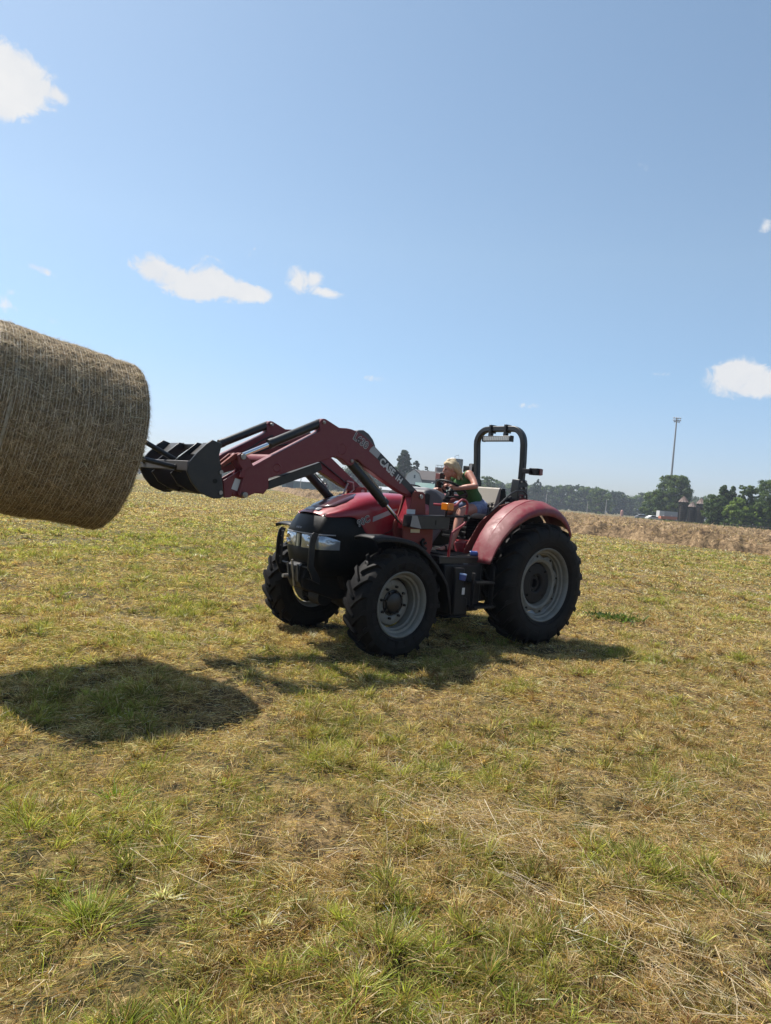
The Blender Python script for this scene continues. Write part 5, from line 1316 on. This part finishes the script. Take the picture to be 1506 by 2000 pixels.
woods('woods', 'far low woods behind the corn cribs and the tree row', 1296, 1560, 400, lambda p: np.interp(p, [1296, 1370, 1400, 1560], [966, 969, 972, 975]), 20, 1.1, 42)
woods('woods', 'dark woods seen beneath the raised loader arms', 632, 812, 340, lambda p: np.interp(p, [632, 660, 700, 740, 812], [915, 912, 908, 915, 925]), 26, 1.0, 43)
woods('woods', 'distant woods left of the loader', 255, 935, 520, lambda p: np.interp(p, [255, 350, 450, 600, 640, 700, 800, 935], [893, 891, 905, 925, 928, 935, 945, 950]), 18, 1.5, 44)

# ------------------------------------------------------------------ farm buildings beyond the field
def wallmat(name, c, d=(.3, .28, .25), amt=.3, rough=.7): return pmat(name, c, rough, dirt=d, dirt_amt=amt, dscale=.6)
W_WHITE = wallmat('white_boards', (0.462, 0.469, 0.462)); W_DARK = wallmat('blue_grey_siding', (.045, .062, .075), (.08, .09, .09)); R_BROWN = wallmat('brown_roof', (.045, .034, .032), (.10, .08, .07)); R_GREEN = wallmat('green_metal_roof', (0.086, 0.178, 0.158), rough=.5)
W_TEAL = wallmat('teal_siding', (0.079, 0.132, 0.145)); R_PALE = wallmat('pale_metal_roof', (0.363, 0.383, 0.409), rough=.4); W_BRICK = wallmat('brown_brick', (0.086, 0.046, 0.040)); W_CONC = wallmat('silo_concrete', (.06, .07, .068), (.11, .11, .10)); W_STEEL = wallmat('galvanised_sheet', (0.264, 0.277, 0.297), rough=.45)
W_RUST = wallmat('rusted_tin', (0.211, 0.165, 0.145), (0.132, 0.066, 0.046), .6)

def gable(name, label, px0, px1, Y, wall_h, roof_h, depth, wm, rm, rot=0.0, ridge_x=True, opens=()):
    x0, x1 = gx(px0, Y), gx(px1, Y); cx = (x0 + x1) / 2; Lx = x1 - x0
    r = empty(name, (cx, Y, 0), rot); tag(r, label, 'building')
    mb = MB(); hx_, hy_ = Lx / 2, depth / 2
    if ridge_x:
        mb.prism([(-hy_, 0), (hy_, 0), (hy_, wall_h), (0, wall_h + roof_h), (-hy_, wall_h)], -hx_, hx_, axis='x'); mb.build('wall', wm, r)
        mb = MB(); o_ = .4
        for s in (1, -1): mb.prism([(s * (hy_ + o_), wall_h - o_ * roof_h / hy_ + .02), (0, wall_h + roof_h + .02), (0, wall_h + roof_h + .22), (s * (hy_ + o_), wall_h - o_ * roof_h / hy_ + .22)], -hx_ - .4, hx_ + .4, axis='x')
    else:
        mb.prism([(-hx_, 0), (hx_, 0), (hx_, wall_h), (hx_ * .62, wall_h + roof_h * .68), (0, wall_h + roof_h), (-hx_ * .62, wall_h + roof_h * .68), (-hx_, wall_h)], -hy_, hy_); mb.build('wall', wm, r)
        mb = MB(); pr = [(-hx_ - .3, wall_h - .3), (-hx_ * .62, wall_h + roof_h * .68 + .03), (0, wall_h + roof_h + .03), (hx_ * .62, wall_h + roof_h * .68 + .03), (hx_ + .3, wall_h - .3)]
        for a, b in zip(pr[:-1], pr[1:]): mb.prism([a, b, (b[0], b[1] + .2), (a[0], a[1] + .2)], -hy_ - .3, hy_ + .3)
    mb.build('roof', rm, r)
    for (ox, oz, w_, h_, nm, mt) in opens:
        mb = MB(); mb.box((ox, -hy_ - .03, oz), (w_, .08, h_)); mb.build(nm, mt, r)
    return r
# main barn: long brown roof over dark wall, white gambrel gable end at its left
gable('barn', 'long dark-walled barn with brown roof, behind the steering wheel', 806, 884, 225, 6.4, 2.7, 11, W_DARK, R_BROWN, 0.0, True, [(-3, 1.6, 2.2, 3.0, 'door', W_WHITE), (3, 3.2, 1.2, 1.2, 'window', M['blackp'])])
gable('barn', 'white gambrel-fronted barn with small loft window beside the loader arm', 786, 822, 219, 5.0, 4.1, 8, W_WHITE, R_BROWN, 0.0, False, [(0.3, 7.0, .5, 1.0, 'window', W_DARK), (0, 1.7, 2.4, 3.2, 'door', W_WHITE)])
gs = gable('shed', 'white shed with green metal roof in front of the dark barn', 812, 868, 205, 3.1, 1.9, 9, W_WHITE, R_GREEN, 0.0, True, [(-2, 1.4, .9, .9, 'window', M['blackp']), (1.5, 1.2, 1.1, 2.1, 'door', M['greyl'])])
mb = MB(); mb.cyl((0.3, 0, 4.95), (0.3, 0, 5.5), .22, .18, 10); mb.cyl((0.3, 0, 5.5), (0.3, 0, 5.62), .3, .1, 10); mb.build('vent', W_WHITE, gs)
gable('long_building', 'long low teal building with pale metal roof seen under the left loader arm', 556, 628, 262, 2.9, 1.5, 12, W_TEAL, R_PALE, 0.0, True, [(-4, 1.3, 2.6, 2.4, 'door', W_DARK)])
gable('white_building', 'small white building with flat pale roof between the loader arm and the hood', 742, 800, 200, 2.2, .7, 6, W_WHITE, R_PALE, 0.0, True, [(-2, 1.2, .8, .8, 'window', M['blackp']), (1.2, 1.2, .8, .8, 'window', M['blackp'])])
# silos
def silo(name, label, px, Y, rad_, top_py, mt, extra=None):
    hgt = gz(px, top_py, Y); r = empty(name, (gx(px, Y), Y, 0)); tag(r, label, 'silo')
    mb = MB(); mb.lathe([(rad_, 0), (rad_, hgt), (rad_ - .15, hgt), (rad_ - .15, hgt - .4), (0, hgt - .4)], n=32, axis='z'); mb.build('wall', mt, r)
    mb = MB()
    for k in range(1, int(hgt / .9)): mb.lathe([(rad_, k * .9 - .04), (rad_ + .04, k * .9), (rad_, k * .9 + .04)], n=32, axis='z')
    mb.build('hoop', mt, r)
    return r, hgt
r, hh = silo('brick_silo', 'short brown silo with wire rail on top, behind the barn roof', 854, 240, 1.45, 913, W_BRICK)
mb = MB()
for k in range(6):
    a = k * math.pi / 3; mb.tube([(1.3 * math.cos(a), 1.3 * math.sin(a), hh - .1), (1.3 * math.cos(a), 1.3 * math.sin(a), hh + .75)], .04, 5)
mb.tube([(1.3 * math.cos(k * .3), 1.3 * math.sin(k * .3), hh + .75) for k in range(21)], .04, 5, closed=True); mb.build('railing', M['iron'], r)
r, hh = silo('tall_silo', 'tall grey concrete silo standing behind the person', 887, 245, 1.95, 896, W_CONC)
mb = MB(); mb.tube([(-.9, 0, hh), (-.9, 0, hh + .8), (-.4, 0, hh + 1.2), (.3, 0, hh + 1.25)], .06, 6); mb.tube([(.5, 0, hh), (.3, 0, hh + 1.3), (.1, 0, hh + 1.5)], .03, 5); mb.build('filler_pipe', M['iron'], r)
r, hh = silo('white_silo', 'pale round-topped silo just left of the person head', 879, 262, 1.9, 899, W_WHITE)
MB().lathe([(1.9, hh), (1.5, hh + .6), (.8, hh + 1.0), (0, hh + 1.1)], n=24, axis='z').build('dome', W_WHITE, r)

# corn cribs: wire mesh cylinders under conical tin roofs
def crib(px, Y, rad_, eave_py, peak_py, label):
    he, hp = gz(px, eave_py, Y), gz(px, peak_py, Y); r = empty('corn_crib', (gx(px, Y), Y, 0)); tag(r, label, 'corn crib', 'corn cribs with conical roofs')
    mb = MB()
    for k in range(20):
        a = k * math.pi / 10; mb.tube([(rad_ * math.cos(a), rad_ * math.sin(a), 0), (rad_ * math.cos(a), rad_ * math.sin(a), he)], .05, 4)
    for k in range(int(he / .45) + 1): mb.lathe([(rad_ - .02, k * .45 - .03), (rad_ + .03, k * .45), (rad_ - .02, k * .45 + .03)], n=24, axis='z')
    mb.build('wire_wall', M['iron'], r)
    MB().lathe([(rad_ * .8, 0), (rad_ * .8, he * .8), (0, he * .85)], n=20, axis='z').build('stored_corn', wallmat('old_cobs', (.07, .05, .04)), r)
    mb = MB(); mb.lathe([(rad_ * 1.2, he - .1), (rad_ * .22, hp - .15), (rad_ * .18, hp), (0, hp + .02)], n=12, axis='z')
    for k in range(12):
        a = k * math.pi / 6; mb.tube([(rad_ * 1.2 * math.cos(a), rad_ * 1.2 * math.sin(a), he - .07), (rad_ * .22 * math.cos(a), rad_ * .22 * math.sin(a), hp - .12)], .045, 4)
    mb.build('conical_roof', W_RUST, r, angle=10)
crib(1332.5, 165, .95, 979.5, 969, 'tallest corn crib with rusty cone roof, leftmost beside the large tree')
crib(1350, 163, .78, 989, 980, 'shortest corn crib with pale cone roof, between the two taller ones')
crib(1367, 162, .92, 983, 973, 'corn crib with brown cone roof, rightmost beside the tree row')

# stadium light mast, leaning nowhere: a tapered steel pole with two rows of lamps
Y = 232; r = empty('light_mast', (gx(1304, Y), Y, 0)); tag(r, 'very tall steel floodlight mast rising behind the large tree on the right', 'light pole')
H_ = gz(1323, 816, Y) ; mb = MB(); mb.tube([(0, 0, 0), (0, 0, H_ * .5), (0, 0, H_)], [.42, .32, .20], 14); mb.build('pole', W_STEEL, r)
for k, z in enumerate((H_ - .15, H_ - .85, H_ - 1.35)):
    mb = MB(); mb.box((0, -.25, z), (2.3 if k < 2 else 2.0, .12, .12)); cb_ = mb.build('crossarm', W_STEEL, r)
    for q in range(4 if k < 2 else 3):
        mb = MB(); xx_ = (q - (1.5 if k < 2 else 1)) * .68; mb.lathe([(.06, -.3), (.16, -.22), (.24, .05), (.26, .08), (.0, .06)], c=(xx_, -.45, z + .02), n=12); mb.build('floodlight', W_STEEL, cb_)
# utility poles
for (px, Y, tp, lab) in ((1183, 300, 976, 'wooden utility pole with crossarm in front of the far woods'), (1066, 330, 965, 'thin pole in the field edge just right of the rear fender'), (1147, 340, 980, 'short thin pole left of the utility pole'), (587, 250, 927, 'wooden pole in front of the long teal building')):
    r = empty('utility_pole', (gx(px, Y), Y, 0)); tag(r, lab, 'utility pole', 'wooden poles across the field'); hh = gz(px, tp, Y)
    MB().cyl((0, 0, 0), (0, 0, hh), .17, .12, 8).build('pole', wallmat('weathered_pole', (.38, .36, .33)), r)
    if px == 1183: MB().box((0, 0, hh - .35), (1.9, .12, .14)).build('crossarm', M['wood'], r)

# machines and vehicles parked by the cribs
def wheelset(mb, pts, rr, wd_=.25):
    for (x, y, z) in pts: mb.cyl((x, y - wd_ / 2, z), (x, y + wd_ / 2, z), rr, n=14)
Y = 178; r = empty('farm_wagon', (gx(1310, Y), Y, 0), R(-4)); tag(r, 'orange flat-sided farm wagon loaded with boards at the hay edge', 'wagon')
mb = MB(); mb.box((0, 0, .95), (5.2, 2.2, .16)); mb.box((0, -1.08, 1.25), (5.2, .08, .55)); mb.box((0, 1.08, 1.25), (5.2, .08, .55)); mb.box((-2.58, 0, 1.25), (.08, 2.2, .55)); mb.box((2.58, 0, 1.35), (.08, 2.2, .75)); mb.build('wagon_box', wallmat('orange_paint', (.42, .12, .05)), r)
mb = MB(); wheelset(mb, [(-1.7, -1, .42), (1.7, -1, .42), (-1.7, 1, .42), (1.7, 1, .42)], .42); mb.build('wheel', M['rubber'], r)
mb = MB(); mb.box((-.5, 0, 1.6), (2.4, 1.2, .25)); mb.box((.9, .2, 1.66), (1.2, 1.0, .35)); mb.build('load', M['greyl'], r)
Y = 186; r = empty('box_trailer', (gx(1308, Y), Y, 0)); tag(r, 'grey box trailer with white end parked behind the orange wagon', 'trailer')
mb = MB(); mb.box((0, 0, 2.0), (6.0, 2.3, 1.7)); mb.build('box', W_STEEL, r); mb = MB(); mb.box((-3.03, 0, 2.0), (.06, 2.2, 1.6)); mb.box((-2.4, -1.17, 2.0), (1.1, .05, 1.6)); mb.build('end_door', W_WHITE, r); mb = MB(); wheelset(mb, [(-2, -1, .5), (2, -1, .5), (1.1, -1, .5)], .5); mb.build('wheel', M['rubber'], r)
def car(px, Y, lab, body, L_=4.4, rz=0.2):
    r = empty('parked_car', (gx(px, Y), Y, 0), rz); tag(r, lab, 'car', 'cars parked by the farm'); 
    mb = MB(); mb.prism([(-L_ / 2, .35), (L_ / 2, .35), (L_ / 2, .75), (L_ * .42, .88), (L_ * .22, .95), (L_ * .10, 1.42), (-L_ * .25, 1.45), (-L_ * .42, .98), (-L_ / 2, .9)], -.85, .85); mb.build('body', body, r, bevel=.08)
    mb = MB(); mb.prism([(L_ * .19, .97), (L_ * .085, 1.36), (-L_ * .235, 1.38), (-L_ * .37, .99)], -.86, .86); mb.build('window', M['blackp'], r)
    for x_ in (-L_ * .3, L_ * .3):
        for y_ in (-.8, .8): MB().cyl((x_, y_ - .1, .33), (x_, y_ + .1, .33), .33, n=14).build('wheel', M['rubber'], r)
car(1278, 190, 'white car parked left of the grey box trailer', W_WHITE); car(1258, 196, 'silver car parked below the low bushy tree', W_STEEL, 4.6, -.3)
car(1339, 172, 'dark car at the foot of the tallest corn crib', M['black'], 4.0, .1); car(1352, 170, 'dark vehicle at the foot of the shortest corn crib', M['iron'], 4.2, .5)
Y = 240; r = empty('blue_machine', (gx(1263, Y), Y, 0)); tag(r, 'dark blue farm machine with raised chute beside the silver car', 'farm machine')
mb = MB(); mb.box((0, 0, 1.3), (2.2, 1.8, 1.3)); mb.bar((-1, 0, 1.8), (-3.2, 0, 3.0), .5, .4); mb.box((.5, 0, 2.3), (1.0, 1.2, .8)); mb.build('housing', wallmat('machine_blue', (.05, .09, .16)), r); mb = MB(); wheelset(mb, [(-.8, -1, .5), (.9, -1, .5)], .5); mb.build('wheel', M['rubber'], r)
Y = 290; r = empty('fuel_tank', (gx(1215, Y), Y, 0)); tag(r, 'upright rusty pink tank at the far hay edge right of the utility pole', 'tank')
MB().lathe([(0, 0), (.55, 0), (.55, 2.1), (.35, 2.4), (0, 2.45)], n=18, axis='z').build('shell', wallmat('pink_rust', (.42, .20, .16)), r); MB().cyl((0, 0, 2.4), (0, 0, 2.65), .12, n=10).build('cap', M['iron'], r)
Y = 330; r = empty('baler', (gx(1166, Y), Y, 0)); tag(r, 'dark red hay machine on the far edge of the hay, left of the utility pole', 'farm machine')
mb = MB(); mb.box((0, 0, 1.5), (3.2, 2, 1.6)); mb.box((2.6, 0, 1.0), (2.4, 1.6, .6)); mb.build('housing', wallmat('machine_dark', (.10, .03, .03)), r); mb = MB(); wheelset(mb, [(-.6, -1.1, .6), (1, -1.1, .6)], .6); mb.build('wheel', M['rubber'], r)

# post and wire fence at the right
fx0, fy0, fx1, fy1 = gx(1385, 152), 152, gx(1560, 118), 118
fe = empty('field_fence', ((fx0 + fx1) / 2, (fy0 + fy1) / 2, 0)); tag(fe, 'thin post and wire fence between the hay and the row of trees', 'fence')
NP = 26
for k in range(NP):
    t = k / (NP - 1); x, y = fx0 + (fx1 - fx0) * t - fe.location.x, fy0 + (fy1 - fy0) * t - fe.location.y
    MB().cyl((x, y, -.1), (x + random.uniform(-.04, .04), y, 1.25 + random.uniform(-.1, .1)), .055, .05, 6).build('fence_post', M['wood'], fe)
mb = MB()
for z in (.4, .75, 1.1): mb.tube([(fx0 - fe.location.x, fy0 - fe.location.y, z), (fx1 - fe.location.x, fy1 - fe.location.y, z)], .008, 4)
mb.build('fence_wire', M['steel'], fe)
# tall grass under the fence
n = 42000; t = RNG.random(n); q = RNG.normal(0, 3.0, n); x = fx0 - 14 + (fx1 - fx0 + 22) * t; y = fy0 + 3 + (fy1 - fy0 - 4) * t + q
D = rnd_dir(n, .25); L = RNG.uniform(.3, .8, n); W = RNG.uniform(.04, .08, n); a = RNG.random(n) * 6.28; S = np.cross(D, np.stack([np.cos(a), np.sin(a), np.zeros(n)], -1)); S /= np.linalg.norm(S, axis=1)[:, None]
v, q_, t_, c = strips(np.stack([x, y, np.zeros(n)], -1), D, S, L, W, RNG.normal(0, .1, (n, 3)), pick([(.22, .24, .07), (.15, .20, .05), (.32, .30, .12)], n), 2)
tag(fast_mesh('tall_grass', v, q_, t_, c, M['blade']), 'tall unmown grass along the foot of the fence', 'grass', kind='stuff')

# ------------------------------------------------------------------ haze
HAZE = True
if HAZE:
    me = bpy.data.meshes.new('haze'); b_ = MB().box((0, 0, 19), (1340, 1340, 42)); me.from_pydata(b_.v, [], b_.f)
    m = bpy.data.materials.new('summer_haze'); m.use_nodes = True; t = NT(m.node_tree); t.n.clear()
    pv = t.n.new('ShaderNodeVolumePrincipled'); pv.inputs['Color'].default_value = (.80, .88, 1.0, 1); pv.inputs['Density'].default_value = .00038; pv.inputs['Anisotropy'].default_value = .2
    o_ = t.n.new('ShaderNodeOutputMaterial'); t.l.new(pv.outputs[0], o_.inputs['Volume']); me.materials.append(m)
    hz = bpy.data.objects.new('haze', me); COL.objects.link(hz); hz['kind'] = 'stuff'
